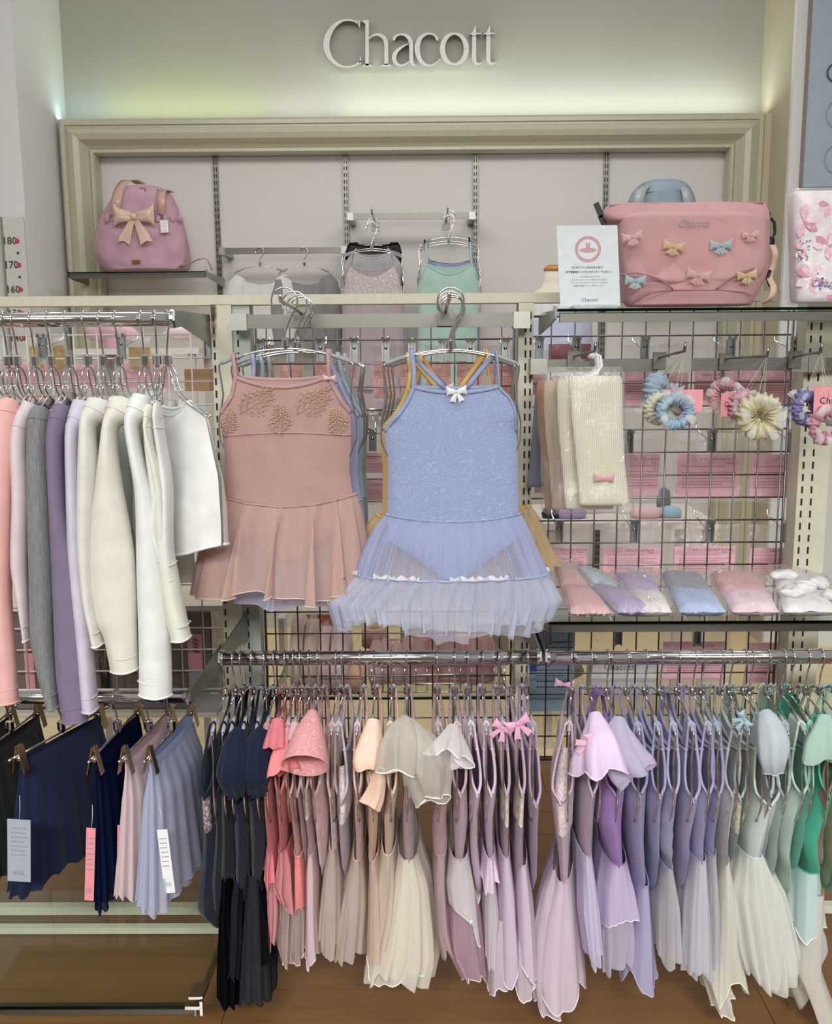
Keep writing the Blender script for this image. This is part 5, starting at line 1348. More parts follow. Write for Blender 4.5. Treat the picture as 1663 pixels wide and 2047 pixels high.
def far_face(Y, cx, cy, label, short, mat, T, straps, dip, **k):
    return face_garment(Y, cx, cy, label, short, mat, T, None, None, straps, dip, thick=.03, **k)
MT = [(528, 853, 942), (560, 838, 957), (590, 833, 961), (650, 836, 957), (720, 834, 958), (790, 842, 952)]
MS = [(851, 490, 853, 528), (940, 490, 942, 528)]
far_face(4.64, 897, 487, 'mint green camisole foremost on the wall arm', 'mint green camisole', F('9fc4b4'), MT, MS, .05, bind=F('a5cabb'), ua=565, seed=61)
far_face(4.74, 897, 482, 'lavender camisole between the mint and the black ones', 'lavender camisole', F('979ccc'), shift(MT, 3, -6, .98, 897), shs(MS, 0, -5), .04, ua=560, seed=63)
far_face(4.84, 899, 474, 'black camisole hindmost behind the mint one', 'black camisole behind the mint one', F('18181c'), shift(MT, 3, -8, .98, 897), shs(MS, -2, -12), .05, ua=556, seed=65)
PT = [(533, 700, 788), (560, 690, 800), (590, 684, 806), (650, 686, 806), (720, 684, 808), (770, 692, 800)]
PS = [(706, 508, 700, 533), (782, 508, 788, 533)]
m1 = far_face(4.62, 743, 501, 'mauve leotard with white lace yoke foremost on its wall arm', 'mauve lace yoke leotard', F('a8949a'), PT, PS, .05, bind=F('ab989d'), ua=572, seed=67)
lp = MB(); gg = m1[2][-1]
lp.grid([[(p[0] * .985, p[1] - .004, p[2]) for p in gg[i]] for i in range(0, 9)])
part('lace_yoke', lp, F('b09ea1', 'lace', 'd8cfcd'), m1[0])
far_face(4.72, 744, 497, 'pale grey mesh leotard behind the mauve lace one', 'pale grey mesh leotard', tulle('cfcfd2', .6), shift([(505, 706, 782), (530, 690, 800)] + PT[1:], 0, 0, 1.02, 744), [(712, 505, 708, 508), (776, 505, 780, 508)], .03, ua=560, seed=69)
far_face(4.82, 746, 490, 'black mesh top hindmost behind the lace leotards', 'black mesh top', tulle('222226', .7), [(487, 700, 795), (500, 693, 801), (560, 690, 806), (650, 690, 808), (760, 695, 805)], [(715, 485, 712, 488), (780, 485, 783, 488)], .02, ua=520, seed=71)

# dress form
mc = P(1108, 560, 4.45)
mn = thing('dress_form', 'cream dress form with wooden neck cap wearing pale lilac', 'mannequin', (mc.x, 4.45, 0))
zc = lambda py: PZ(1108, py, 4.45)
part('torso', MB().lathe([(.001, zc(541) ), (.045, zc(541)), (.052, zc(560)), (.060, zc(574)), (.085, zc(582)), (.13, zc(588)), (.16, zc(597)), (.165, zc(620)), (.15, zc(700)), (.12, zc(800)), (.15, zc(900)), (.10, zc(930)), (.0, zc(932))], 32, (mc.x, 4.45, 0), 1, .7), F('dcd2bf'), mn, world=True)
part('neck_cap', MB().lathe([(.0, zc(529)), (.03, zc(530)), (.046, zc(535)), (.048, zc(541)), (.0, zc(541.5))], 28, (mc.x, 4.45, 0), 1, .8), plain('b97f3c', .35), mn, world=True)
mb, g_ = skirt_mb([(zc(600) + (zc(650) - zc(600)) * i / 8, .158 + .004 * math.sin(i), 0, .118, 0) for i in range(9)], 26, .006, seed=4, hemw=.004, nt=120, thin=1)
for i, v in enumerate(mb.v): mb.v[i] = (v[0] + mc.x, v[1] + 4.45, v[2])
part('pleated_yoke', mb, F('e0dfe6'), mn, world=True)
mb, g_ = skirt_mb([(zc(640) + (zc(900) - zc(640)) * i / 12, .17 + .002 * i, 0, .128, 0) for i in range(13)], 9, .006, seed=6, hemw=.01, nt=100, thin=1)
for i, v in enumerate(mb.v): mb.v[i] = (v[0] + mc.x, v[1] + 4.45, v[2])
part('lilac_dress', mb, F('b9c0de'), mn, world=True)
part('stand_pole', MB().tube([(mc.x, 4.45, .02), (mc.x, 4.45, zc(925))], .012, 10).lathe([(.0, .025), (.16, .02), (.17, .0)], 24, (mc.x, 4.45, 0)), STEEL, mn, world=True)

# ------------------------------------------------------------------ pink tote on the glass shelf
TY = 2.27; TP = F('cf8f92')
tb = thing('tote_bag', 'large pink fabric tote with seven tulle bows on the glass shelf', 'bag', P(1380, 612, TY))
TR = [(408, 1222, 1526, .25), (414, 1212, 1530, .5), (430, 1204, 1533, .8), (444, 1212, 1533), (455, 1233, 1532), (500, 1237, 1531), (545, 1240, 1528), (575, 1241, 1516), (600, 1246, 1502), (612, 1254, 1496)]
mb, tg_ = pouf(TR, TY, .15, 56, .012, 2, fr=7, p=3.2); part('body', mb, TP, tb, world=True)
def on_tote(px, py, off=.003): return P(px, py, TY - .078 - off)
mb, _ = pouf([(421, 1300, 1450, .1), (425, 1262, 1490, .5), (434, 1242, 1512, .9), (446, 1236, 1528), (500, 1239, 1530), (545, 1243, 1524), (566, 1262, 1500), (579, 1340, 1440, .5)], TY - .03, .105, 50, .010, 6, fr=7, p=3)
part('front_panel', mb, F('d29597'), tb, world=True)
mb, _ = pouf([(579, 1290, 1478, .6), (583, 1278, 1500), (600, 1268, 1500), (611, 1262, 1492)], TY - .025, .115, 40, .003, 9, fr=5, p=3.5)
part('base_panel', mb, F('c08587'), tb, world=True)
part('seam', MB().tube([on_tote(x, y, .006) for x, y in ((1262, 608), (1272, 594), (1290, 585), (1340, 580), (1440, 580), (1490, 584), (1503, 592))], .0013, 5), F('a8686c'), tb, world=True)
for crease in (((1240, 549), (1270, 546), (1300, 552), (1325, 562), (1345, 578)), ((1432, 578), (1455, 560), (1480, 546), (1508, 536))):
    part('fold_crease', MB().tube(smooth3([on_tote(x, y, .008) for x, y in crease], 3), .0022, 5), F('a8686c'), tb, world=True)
part('zip', MB().tube([P(1218, 411, TY - .02), P(1300, 408, TY - .03), P(1400, 410, TY - .03), P(1526, 405, TY - .02)], .003, 6), F('c78b90'), tb, world=True)
tm = text_mesh('Chacott', .021, shear=.35, spacing=.98); cc = on_tote(1385, 447, .004)
xf(tm, lambda p: Vector((cc.x + p.x, cc.y - .0045, cc.z + p.y))); part('stitched_name', tm, plain('9a8d94', .5), tb, False, True)
TB = {'p': tulle('e9b3b0', .7), 'y': tulle('e6c87e', .8), 'b': tulle('a3cbd3', .8)}
for x, y, c_, s in ((1264, 474, 'p', .020), (1346, 493, 'y', .021), (1441, 491, 'b', .022), (1500, 470, 'p', .017), (1270, 561, 'b', .021), (1396, 551, 'p', .024), (1493, 551, 'y', .020)):
    bow(tb, on_tote(x, y, .012), s, TB[c_], random.uniform(-12, 12), world=True, name='tulle_bow', tl=.55)
for x, y in ((1197, 420), (1206, 445)):
    part('black_buckle', MB().box(P(x, y, TY), (.012, .006, .034), Matrix.Rotation(R(-25), 3, 'Y')), BLACKP, tb, False, world=True)
part('black_clip', MB().tube([P(1537, 424, TY), P(1538, 438, TY), P(1531, 450, TY), P(1533, 470, TY), P(1543, 478, TY), P(1549, 465, TY), P(1548, 445, TY), P(1541, 436, TY)], .0035, 8).box(P(1540, 484, TY), (.016, .008, .016)), BLACKP, tb, world=True)
ribbon([P(1541, 486, TY), P(1549, 505, TY - .01), P(1546, 530, TY), P(1538, 553, TY), P(1546, 575, TY - .02), P(1540, 595, TY - .02), P(1520, 607, TY)], .014, F('efc3ae'), tb)
part('black_clip', MB().tube([P(1539, 540, TY), P(1534, 555, TY), P(1540, 572, TY)], .0045, 6), BLACKP, tb, world=True)

# ------------------------------------------------------------------ card sign in a clear stand
cs = thing('notice_card', 'white shop notice card with pink ring emblem beside the tote', 'sign', P(1178, 612, 2.17))
a, b, c_, d_ = P(1112, 451, 2.185), P(1234, 450, 2.185), P(1240, 612, 2.17), P(1120, 613, 2.17)
def cardpt(u, v, off=0):
    p = a.lerp(b, u).lerp(d_.lerp(c_, u), v); return p + Vector((0, -off, 0))
mb = MB(); mb.v = [tuple(cardpt(u, v, o)) for o in (0, -.002) for u, v in ((0, 0), (1, 0), (1, 1), (0, 1))]
mb.f = [(3, 2, 1, 0), (4, 5, 6, 7), (0, 1, 5, 4), (1, 2, 6, 5), (2, 3, 7, 6), (3, 0, 4, 7)]
part('card', mb, plain('c4c9cd', .35), cs, False, True)
def card_uv(px, py):
    v = (py - 451) / 161; return ((px - (1112 + 8 * v)) / 121.0, v)
def ring(cx, cy, r0, r1, off, sx=1.0, sy=1.0):
    mb = MB(); g = [[cardpt(*card_uv(cx + r * sx * math.cos(2 * PI * k / 40), cy + r * sy * math.sin(2 * PI * k / 40)), off) for k in range(40)] for r in (r0, r1)]
    mb.grid(g, wrap=True); return mb
PKM = plain('c48d96', .5)
part('ring_emblem', ring(1175, 498, 20, 26, .0006), PKM, cs, False, True)
em = ring(1175, 500, .01, 17, .0006, 1, .27)
mm = MB(); pts = [(1171, 498), (1179, 498), (1179, 489), (1180, 485), (1178, 484), (1175, 488), (1172, 484), (1170, 485), (1171, 489)]
mm.prism(pts, lambda x, y, d: cardpt(*card_uv(x, y), d), .0009, .0004)
part('tutu_emblem', em, PKM, cs, False, True); part('tutu_emblem', mm, PKM, cs, False, True)
def card_text(body, px, py, size, mat, bold=False, parent=cs, spacing=1.0):
    tm = text_mesh(body, size, bold=bold, spacing=spacing); u0, v0 = card_uv(px, py); w_ = (b - a).length; h_ = (a - d_).length
    xf(tm, lambda p: cardpt(u0 + p.x / w_, v0 - p.y / h_, .0007)); return part('lettering', tm, mat, parent, False, True, kind='stuff')
INK = plain('26262a', .6); INK2 = plain('6a6c70', .6)
card_text('はじめてバレエのみなさまに！', 1176, 534.5, .0052, INK, True); card_text('初来店記念オリジナルステッカープレゼント', 1177, 543.5, .0050, INK, True)
for y, s in ((553, 'バレエを始めたばかりの方'), (559, 'はじめてバレエショップに来店いただいた方に'), (565, 'オリジナルステッカーをプレゼントしております'), (571, 'お気軽に店舗スタッフへお声がけください')): card_text(s, 1178, y, .0037, INK2)
card_text('Chacott', 1179, 599, .011, INK2)
part('stand_foot', MB().span(P(1146, 611, 2.15).x, P(1232, 611, 2.15).x, 2.135, 2.20, zS1, zS1 + .009), film('dcdcdc', .35, .05), cs, False, True)

# floral pouch in clear wrap
fp_ = thing('floral_pouch', 'white pouch printed with pink magnolias in clear wrap', 'bag', P(1640, 607, 2.22))
mb, _ = pouf([(384, 1586, 1760, .3), (392, 1580, 1762), (450, 1579, 1762), (520, 1582, 1762), (595, 1584, 1760), (606, 1590, 1755, .6)], 2.23, .07, 40, .004, 5, p=5)
part('pouch', mb, plain('e6dde0', .35), fp_, world=True)
PET = [plain('d68fa8', .4), plain('e3b4c3', .4), plain('eccfd8', .4)]
rnd = random.Random(5)
for (cx, cy, s) in ((1605, 440, 36), (1655, 490, 30), (1620, 555, 34), (1660, 410, 26), (1600, 500, 18), (1650, 580, 24)):
    for k in range(6):
        an = k * PI / 3 + rnd.random(); pts = [(cx + s * (t * math.cos(an) - w_ * math.sin(an)), cy + s * (t * math.sin(an) + w_ * math.cos(an))) for t, w_ in ((.05, 0), (.35, .2), (.7, .24), (1, 0), (.7, -.24), (.35, -.2))]
        if min(p[0] for p in pts) < 1588 or min(p[1] for p in pts) < 390 or max(p[1] for p in pts) > 600: continue
        part('printed_petal', MB().prism(pts, lambda x, y, d: P(x, y, d), 2.1935 - .0002 * k, 2.196), PET[k % 3], fp_, False, True)
for k in range(14):
    c0 = P(1596 + rnd.random() * 24, 480 + rnd.random() * 40, 2.193); part('printed_berry', MB().blob(c0, .0022, 4, (1, .2, 1)), plain('5a6a9a', .4), fp_, world=True)
for k in range(9):
    c0 = P(1634 + rnd.random() * 28, 545 + rnd.random() * 34, 2.193); part('printed_berry', MB().blob(c0, .0035, 4, (1, .2, 1)), plain('4e5f96', .4), fp_, world=True)
tm = text_mesh('Chacott', .024, shear=.3); cc = P(1656, 566, 2.19); xf(tm, lambda p: Vector((cc.x + p.x, cc.y, cc.z + p.y))); part('printed_name', tm, plain('8a7f95', .5), fp_, False, True)
mb, _ = pouf([(381, 1582, 1770, .2), (386, 1577, 1772), (450, 1575, 1772), (520, 1578, 1772), (600, 1580, 1770), (608, 1588, 1765, .6)], 2.23, .085, 40, .004, 15, p=5, fr=20)
part('clear_wrap', mb, film('ffffff', .05, .04), fp_, world=True)

# ================================================================== grid hooks and bagged cards on the far side
HK = None
def grid_hook(px, py, label, back=True, ln=.16, dy=0):
    global HK
    c = P(px, py, 2.455)
    if HK is None:
        t = thing('grid_hook', label, 'hook', c)
        part('channel', MB().span(-.0095, -.006, -.012, .004, -.028, .028).span(.006, .0095, -.012, .004, -.028, .028).span(-.0095, .0095, .001, .004, -.028, .028), metal('a2a4a4', .3), t, False)
        part('top_lug', MB().span(-.011, -.004, -.014, .006, .022, .031).span(.004, .011, -.014, .006, .022, .031), CHROME, t, False)
        part('screw', MB().blob((0, -.003, .006), .004, 5), CHROME, t)
        part('prong', MB().tube([(0, .004, -.006), (0, .05, .004), (0, .14, .02), (0, .146, .035)], .0024, 7), CHROME, t)
        HK = t; return t
    return dup(HK, None, c, 0, label)
names_h = ['far end by the left post', 'second', 'third']
CARD = plain('fbc0cb', .5, bumpy=.1); CARD2 = plain('f3b4b9', .5, bumpy=.1); TXT = plain('b0707c', .6); TXTD = plain('4a2a30', .6)
FILM = film('efe9ea', .22, .12)
def pack(xl, xr, yt, yc, yb, Y, label, title='', card=CARD, lines=8, group=None, cat='packet', name='bagged_card', barcode=False, tilt=0, thick=.03, body=.13, hookx=None):
    a, b = P(xl, yt, Y), P(xr, yt, Y); c0 = P((xl + xr) / 2, yt, Y); w_ = b.x - a.x
    zt_, zc_, zb_ = 0, P(xl, yc, Y).z - c0.z, P(xl, yb, Y).z - c0.z
    t = thing(name, label, cat, c0, 0, group)
    mb = MB(); g = []; N, M_ = 10, 8
    for f in (-1, 1):
        g = []
        for i in range(N + 1):
            v = i / N; z = zt_ + (zb_ - .012 - zt_) * v; g.append([((u * .5) * w_ * 1.06, f * (.002 + thick * .5 * math.sin(min(1, v * 1.15) * PI * .85) * (1 - abs(u) ** 3)) + noise.noise(Vector((u * 2 + xl, v * 3, f))) * .006, z + .002 * math.sin(u * 7)) for u in [-1 + 2 * j / M_ for j in range(M_ + 1)]])
        mb.grid(g)
    part('clear_bag', mb, film('e9e0e1', body, .15), t)
    cz_ = (zc_ + zb_) / 2; ch = zc_ - zb_
    cy0 = -.002
    part('pink_card' if card in (CARD, CARD2) else 'card', MB().box((0, cy0, cz_), (w_ * .94, .0015, ch)), card, t, False)
    tx = MB(); rnd = random.Random(int(xl))
    for i in range(lines):
        z = cz_ + ch * (.22 - .55 * i / lines); x = -w_ * .40
        if i in (1,): continue
        while x < w_ * (.38 if i % 3 else .2):
            l = rnd.uniform(.003, .009); tx.box((x + l / 2, cy0 - .0012, z), (l * .85, .0005, ch * .018)); x += l + .0008
    if barcode:
        x = -w_ * .3
        while x < w_ * .2: l = rnd.uniform(.0006, .0018); tx.box((x, cy0 - .0012, cz_ - ch * .3), (l, .0005, ch * .16)); x += l + .0012
    part('printed_text', tx, TXT, t, False, kind='stuff')
    if title:
        tm = text_mesh(title, .0085, bold=True); xf(tm, lambda p: Vector((p.x + w_ * .12, cy0 - .0013, cz_ + ch * .38 + p.y))); part('title_lettering', tm, TXTD, t, False, kind='stuff')
        tm = text_mesh('TOE PAD', .004); xf(tm, lambda p: Vector((p.x + w_ * .3, cy0 - .0013, cz_ + ch * .29 + p.y))); part('title_lettering', tm, TXTD, t, False, kind='stuff')
    return t
# middle bay, small coral packets
wh = ['first', 'second', 'third', 'fourth', 'fifth', 'sixth', 'seventh', 'eighth']
for i, (px, py) in enumerate(((522, 702), (582, 701), (641, 700), (708, 700), (771, 700), (823, 702), (884, 702), (940, 701), (1010, 700))):
    grid_hook(px, py, ORD[i] + ' grid hook from the cream post, above the coral packets')
C3 = plain('e09c8c', .5)
for i, (xl, xr, yb) in enumerate(((512, 548, 790), (556, 604, 790), (628, 674, 792), (680, 712, 792), (745, 790, 796), (800, 836, 788), (850, 902, 788), (912, 966, 788), (974, 1032, 788))):
    pack(xl, xr, 690, 722, yb, 2.56, ORD[i] + ' small coral barcode packet from the rust stained post', '', C3, 6, None, barcode=True, thick=.02)
grid_hook(745, 880, 'single grid hook between the pink and the blue leotards')
for i, (xl, xr, yt, yc, yb) in enumerate(((706, 800, 850, 905, 945), (712, 800, 950, 955, 1000))):
    pack(xl, xr, yt, yc, yb, 2.56, ('upper' if i == 0 else 'lower') + ' pink card packet between the pink and blue leotards', '', CARD2, 4)
# little bracket rack seen at 760,825
t = thing('hook_strip', 'small chrome hook strip between the pink and the blue leotards', 'hook', P(742, 828, 2.43))
mb = MB().tube([P(712, 818, 2.43), P(772, 818, 2.43)], .0025, 6).tube([P(712, 828, 2.43), P(772, 828, 2.43)], .002, 6)
for x in (718, 730, 744, 758): mb.tube([P(x, 822, 2.43), P(x + 3, 856, 2.41), P(x + 7, 864, 2.40)], .0014, 6)
part('strip', mb, CHROME, t, world=True)
# right bay rows
rowsR = [
 (673, 697, ((1078, ''), (1152, ''), (1288, ''), (1460, ''), (1588, ''))),
 (882, 0, ((1257, ''), (1422, ''), (1583, ''))),
 (1062, 0, ((1117, ''), (1267, ''), (1418, ''), (1572, ''))),
 (1268, 0, ((1096, ''), (1235, ''), (1392, ''), (1564, '')))]
rn = ['top row', 'second row', 'third row', 'row under the lower glass shelf']
for r_, (py, _, xs) in enumerate(rowsR):
    for i, (px, _) in enumerate(xs): grid_hook(px, py if py != 673 else 697, ORD[i] + f' grid hook of the pink card wall, {rn[r_]}')
packs = [
 (1064, 1094, 700, 745, 790, ''), (1248, 1310, 690, 742, 815, ''), (1318, 1380, 688, 742, 815, ''), (1388, 1452, 690, 741, 815, 'ジェルトゥパッド'), (1440, 1522, 688, 741, 812, ''), (1530, 1606, 688, 740, 812, ''),
 (1248, 1322, 868, 908, 990, 'クールトゥパッド'), (1352, 1486, 866, 908, 995, 'ソフトスパートゥパッド'), (1500, 1598, 868, 908, 995, 'ソフト'),
 (1068, 1095, 900, 915, 985, ''),
 (1100, 1176, 1048, 1093, 1145, 'パウンドトゥパッド'), (1204, 1326, 1045, 1094, 1148, 'パウンドトゥパッド'), (1346, 1476, 1048, 1092, 1150, 'メモリーフォームトゥパッド'), (1498, 1586, 1048, 1095, 1148, 'メモリー'),
 (1322, 1458, 1255, 1282, 1358, 'ターンソックス'), (1494, 1576, 1255, 1284, 1365, '')]
pl = ['narrow pink card packet by the post left of the leg warmers'.replace(' left of', ' beside'), 'pink text card packet just past the leg warmer bag', 'pink text card packet behind the blue scrunchies', 'pink gel pad packet between blue and pink scrunchies', 'pink text card packet behind the cream scrunchie', 'pink text card packet behind the purple scrunchies',
 'pink toe pad packet in the second row, next to the leg warmers', 'wide pink toe pad packet in the middle of the second row', 'pink toe pad packet at the post end of the second row', 'sliver of pink packet under the grey leg warmers',
 'third row pink toe pad packet nearest the blue tulle skirt'.replace('nearest', 'beside'), 'third row pink toe pad packet above the lavender knit bag', 'third row wide pink memory foam packet', 'third row pink packet at the post end',
 'pink sock packet under the lower glass shelf', 'plain pink packet under the lower glass shelf by the post']
for (xl, xr, yt, yc, yb, ti), lb in zip(packs, pl):
    pack(xl, xr, yt, yc, yb, 2.58, lb, ti, CARD, 8)
t = pack(1094, 1184, 680, 688, 730, 2.62, 'crimson barcode card behind the white leg warmer hooks', '', plain('a8444f', .5), 3, barcode=True)
# bags with grey-blue print and white bag with shop name, bottom
gb = thing('printed_box', 'blue grey boxed item behind the first lavender hangers', 'box', P(1102, 1420, 2.6))
a_, b_ = P(1058, 1262, 2.56), P(1146, 1422, 2.56)
part('carton', MB().span(a_.x, b_.x, 2.56, 2.66, b_.z, a_.z), plain('8496a6', .5), gb, False, True)
tx = MB(); 
for i in range(9):
    x = a_.x + .02
    while x < b_.x - .012: l = random.uniform(.004, .01); tx.box((x + l / 2, 2.559, a_.z - .03 - i * .016), (l * .8, .001, .0025)); x += l + .001
part('printed_text', tx, INK, gb, False, True, kind='stuff')
part('blue_band', MB().span(a_.x - .004, a_.x + .02, 2.555, 2.56, P(0, 1345, 2.56).z, P(0, 1325, 2.56).z), plain('2c4f9a', .5), gb, False, True)
wb_ = thing('paper_bag', 'off white paper bag with the shop name behind lavender hangers', 'bag', P(1240, 1380, 2.6))
a_, b_ = P(1180, 1315, 2.58), P(1312, 1390, 2.58)
part('bag_body', MB().span(a_.x, b_.x, 2.58, 2.64, b_.z, a_.z), plain('d3cfc9', .5), wb_, False, True)
tm = text_mesh('Chacott', .026); cc = P(1238, 1334, 2.577); xf(tm, lambda p: Vector((cc.x + p.x, cc.y, cc.z + p.y))); part('printed_name', tm, INK2, wb_, False, True)

# left bay far side: yellow and pink packets
for i, (px, py) in enumerate(((86, 693), (243, 692), (415, 690))): grid_hook(px, py, ORD[i] + f' grid hook seen between the long sleeved tops')
YC = plain('cda94a', .5)
for i, (xl, xr, yt, yc, yb) in enumerate(((56, 80, 670, 692, 735), (104, 128, 668, 690, 735), (255, 300, 672, 694, 735))):
    pack(xl, xr, yt, yc, yb, 2.57, ORD[i] + f' mustard yellow packet behind the top rack', '', YC, 2)
for i, (xl, xr) in enumerate(((0, 30), (34, 76), (80, 124), (132, 190), (234, 300), (302, 345))):
    pack(xl, xr, 700, 728, 775, 2.58, ORD[i] + f' pink packet above the tops', '', CARD2, 5)
t = thing('kraft_box', 'small tan box past the last white top', 'box', P(395, 790, 2.62))
a_, b_ = P(368, 738, 2.6), P(420, 782, 2.6); part('carton', MB().span(a_.x, b_.x, 2.6, 2.7, b_.z, a_.z), plain('b28f68', .6), t, False, True)

# ------------------------------------------------------------------ clear bins, lower left, far side
BINM = film('7a6c68', .62, .08)
for (x0, x1, lb, lx) in ((18, 205, 'smoky clear bin with pink side label behind the grey sleeve', (45, 72)), (212, 428, 'smoky clear bin with pink label beside the cream post', (374, 408))):
    a_, b_ = P(x0, 1225, 2.5), P(x1, 1392, 2.5); t = thing('clear_bin', lb, 'bin', (a_.x / 2 + b_.x / 2, 2.5, b_.z))
    a_.z = min(a_.z, 99); y1_ = 2.8; z0_ = zS5; 
    part('front_wall', MB().span(a_.x, b_.x, 2.5, 2.504, z0_, a_.z), BINM, t, False, True)
    part('back_wall', MB().span(a_.x, b_.x, y1_ - .004, y1_, z0_, a_.z), BINM, t, False, True)
    part('side_wall', MB().span(a_.x, a_.x + .004, 2.5, y1_, z0_, a_.z), BINM, t, False, True)
    part('side_wall', MB().span(b_.x - .004, b_.x, 2.5, y1_, z0_, a_.z), BINM, t, False, True)
    part('bottom', MB().span(a_.x, b_.x, 2.5, y1_, z0_, z0_ + .004), BINM, t, False, True)
    p0, p1 = P(lx[0], 1268, 2.497), P(lx[1], 1385, 2.497)
    part('pink_label', MB().span(p0.x, p1.x, 2.4965, 2.499, p1.z, p0.z), plain('cf8b90', .5), t, False, True)
    tx = MB(); x = p0.x + .012
    for k in range(12): tx.box(((p0.x + p1.x) / 2 + .003 * (k % 3), 2.4958, p0.z - .012 - k * .0035), (.014, .0008, .0016))
    part('barcode', tx, INK, t, False, True, kind='stuff')
    c = t.location
    for k in range(3):
        q_ = thing('rolled_tights', ['dusty pink tights pack', 'pale peach tights pack', 'brown tights pack'][k] + (' in the bin behind the grey sleeve' if x0 < 100 else ' in the bin beside the cream post'), 'packet', (a_.x + .05 + k * .07, 2.62, z0_ + .006))
        mbp = MB(); mbp.tube([(q_.location.x, 2.55, z0_ + .06), (q_.location.x, 2.75, z0_ + .06)], .034, 14); part('roll', mbp, F(['b98580', 'cfa890', '6e5450'][k]), q_, world=True)
t = thing('white_tub', 'pale storage tub with tiny label by the lower cream post', 'tub', P(415, 1420, 2.5))
a_, b_ = P(376, 1345, 2.47), P(440, 1412, 2.47); 
part('tub', MB().span(a_.x, b_.x, 2.475, 2.496, zS5, a_.z), plain('9c9694', .5), t, False, True)
p0 = P(427, 1387, 2.47); part('label_strip', MB().box((p0.x, 2.474, p0.z), (.02, .001, .004)), plain('d8d8d8'), t, False, True)

# ------------------------------------------------------------------ toe pad tray and rolls, low middle bay, far side
ZB = zS4
bk_ = thing('wire_basket', 'low wire basket full of pink toe pad pouches', 'basket', P(850, 1380, 2.5))
x0b, x1b = PX(742, 1340, 2.5), PX(1010, 1340, 2.5)
mb = MB()
for z in (ZB + .006, ZB + .03, ZB + .055, ZB + .085):
    for (p, q_) in (((x0b, 2.5), (x1b, 2.5)), ((x1b, 2.5), (x1b, 2.72)), ((x1b, 2.72), (x0b, 2.72)), ((x0b, 2.72), (x0b, 2.5))): mb.tube([(p[0], p[1], z), (q_[0], q_[1], z)], .0016 if z < ZB + .08 else .0026, 6)
x = x0b
while x <= x1b + .001:
    mb.tube([(x, 2.72, ZB + .085), (x, 2.72, ZB + .004), (x, 2.5, ZB + .004), (x, 2.5, ZB + .085)], .0013, 5); x += (x1b - x0b) / 12
part('wire_body', mb, CHROME, bk_, world=True)
def pouch(px, w_, ytop, Y, label, col, lean=0):
    c0 = P(px, ytop, Y); h_ = c0.z - (ZB + .006); t = thing('toe_pad_pouch', label, 'packet', (c0.x, Y, ZB + .006), R(lean))
    def rows(k, top): return [[(math.cos(2 * PI * j / 20) * w_ * .5 * k * s, math.sin(2 * PI * j / 20) * d * k, h_ * v) for j in range(20)] for v, s, d in ((.0, .8, .02), (.1, .95, .032), (.45, 1, .034), (.72, .8, .022), (.9, .45, .01), (top, .12, .003))]
    mb = MB(); mb.grid(rows(.92, .92), wrap=True); part('toe_pad', mb, F(col), t)
    mb = MB(); mb.grid(rows(1.04, 1.03), wrap=True); part('clear_wrap', mb, film('f6e6e4', .16, .08), t)
    return t
PCH = [(752, .05, 1272, 'dba7a0'), (772, .05, 1268, 'dca9a5'), (793, .05, 1276, 'd99f98'), (816, .052, 1264, 'e0b0aa'), (838, .052, 1262, 'd9998f'), (868, .07, 1250, 'd87f74'), (898, .07, 1252, 'dc8a80'), (922, .06, 1262, 'd98278'), (946, .055, 1254, 'dd8f86'), (970, .06, 1254, 'd9897f')]
for i, (px, w_, yt, col) in enumerate(PCH):
    pouch(px, w_, yt, 2.57 + .02 * (i % 2), ORD[i] + f' pointed pink pouch in the wire basket counted from the tan roll', col, random.uniform(-15, 15))
for i in range(8):
    pouch(760 + i * 30, .06, 1290 - (i % 3) * 4, 2.66, ORD[i] + f' coral pouch in the rear of the basket counted from the tan roll', ['c9736a', 'd5887e', 'b96860'][i % 3], random.uniform(-20, 20))
def roll(px, ytop, ybot, wpx, Y, label, col, upright=False, wrap=True):
    c0 = P(px, (ytop + ybot) / 2, Y); r = (P(px, ytop, Y).z - P(px, ybot, Y).z) / 2; w_ = wpx / FPX * Y
    t = thing('tape_roll', label, 'tape', c0)
    if upright:
        part('roll', MB().lathe([(w_ * .22, -r), (w_ * .5, -r), (w_ * .5, r), (w_ * .22, r), (w_ * .22, -r)], 28), F(col), t, world=False)
    else:
        part('roll', MB().tube([(-w_ / 2, 0, 0), (w_ / 2, 0, 0)], r, 28), F(col), t)
    if wrap: part('clear_wrap', MB().blob((0, 0, 0), r * 1.12, 10, (w_ / r / 1.6, 1, 1.02), .12, 40), film('f2e8e2', .14, .06), t)
    return t
roll(600, 1232, 1386, 22, 2.56, 'wrapped beige tape roll standing tallest on the far shelf', 'c9aa95')
roll(627, 1240, 1386, 22, 2.58, 'wrapped sand coloured tape roll next to the tallest one', 'cba892')
roll(651, 1254, 1386, 24, 2.60, 'wrapped pale pink roll leaning beside the sand one', 'd9b3ac')
roll(684, 1248, 1386, 34, 2.60, 'wide wrapped blush roll in the middle of the far shelf', 'd9b6b4')
roll(748, 1255, 1290, 52, 2.74, 'unwrapped tan tape roll lying on its side above the basket', 'c79a7c', True, False)
roll(712, 1330, 1386, 36, 2.54, 'tan tape roll under the chrome bar', 'c9956e', False, False)
t = thing('title_card', 'orange pink tape card with dark title on the far shelf', 'card', P(656, 1260, 2.7))
a_, b_ = P(612, 1228, 2.70), P(692, 1386, 2.70); part('card', MB().span(a_.x, b_.x, 2.7, 2.702, ZB, a_.z), plain('d58f78', .5), t, False, True)
tm = text_mesh('シームドグリップテープ', .0085, bold=True); cc = P(668, 1234, 2.698); xf(tm, lambda p: Vector((cc.x + p.x, cc.y, cc.z + p.y))); part('lettering', tm, TXTD, t, False, True, kind='stuff')
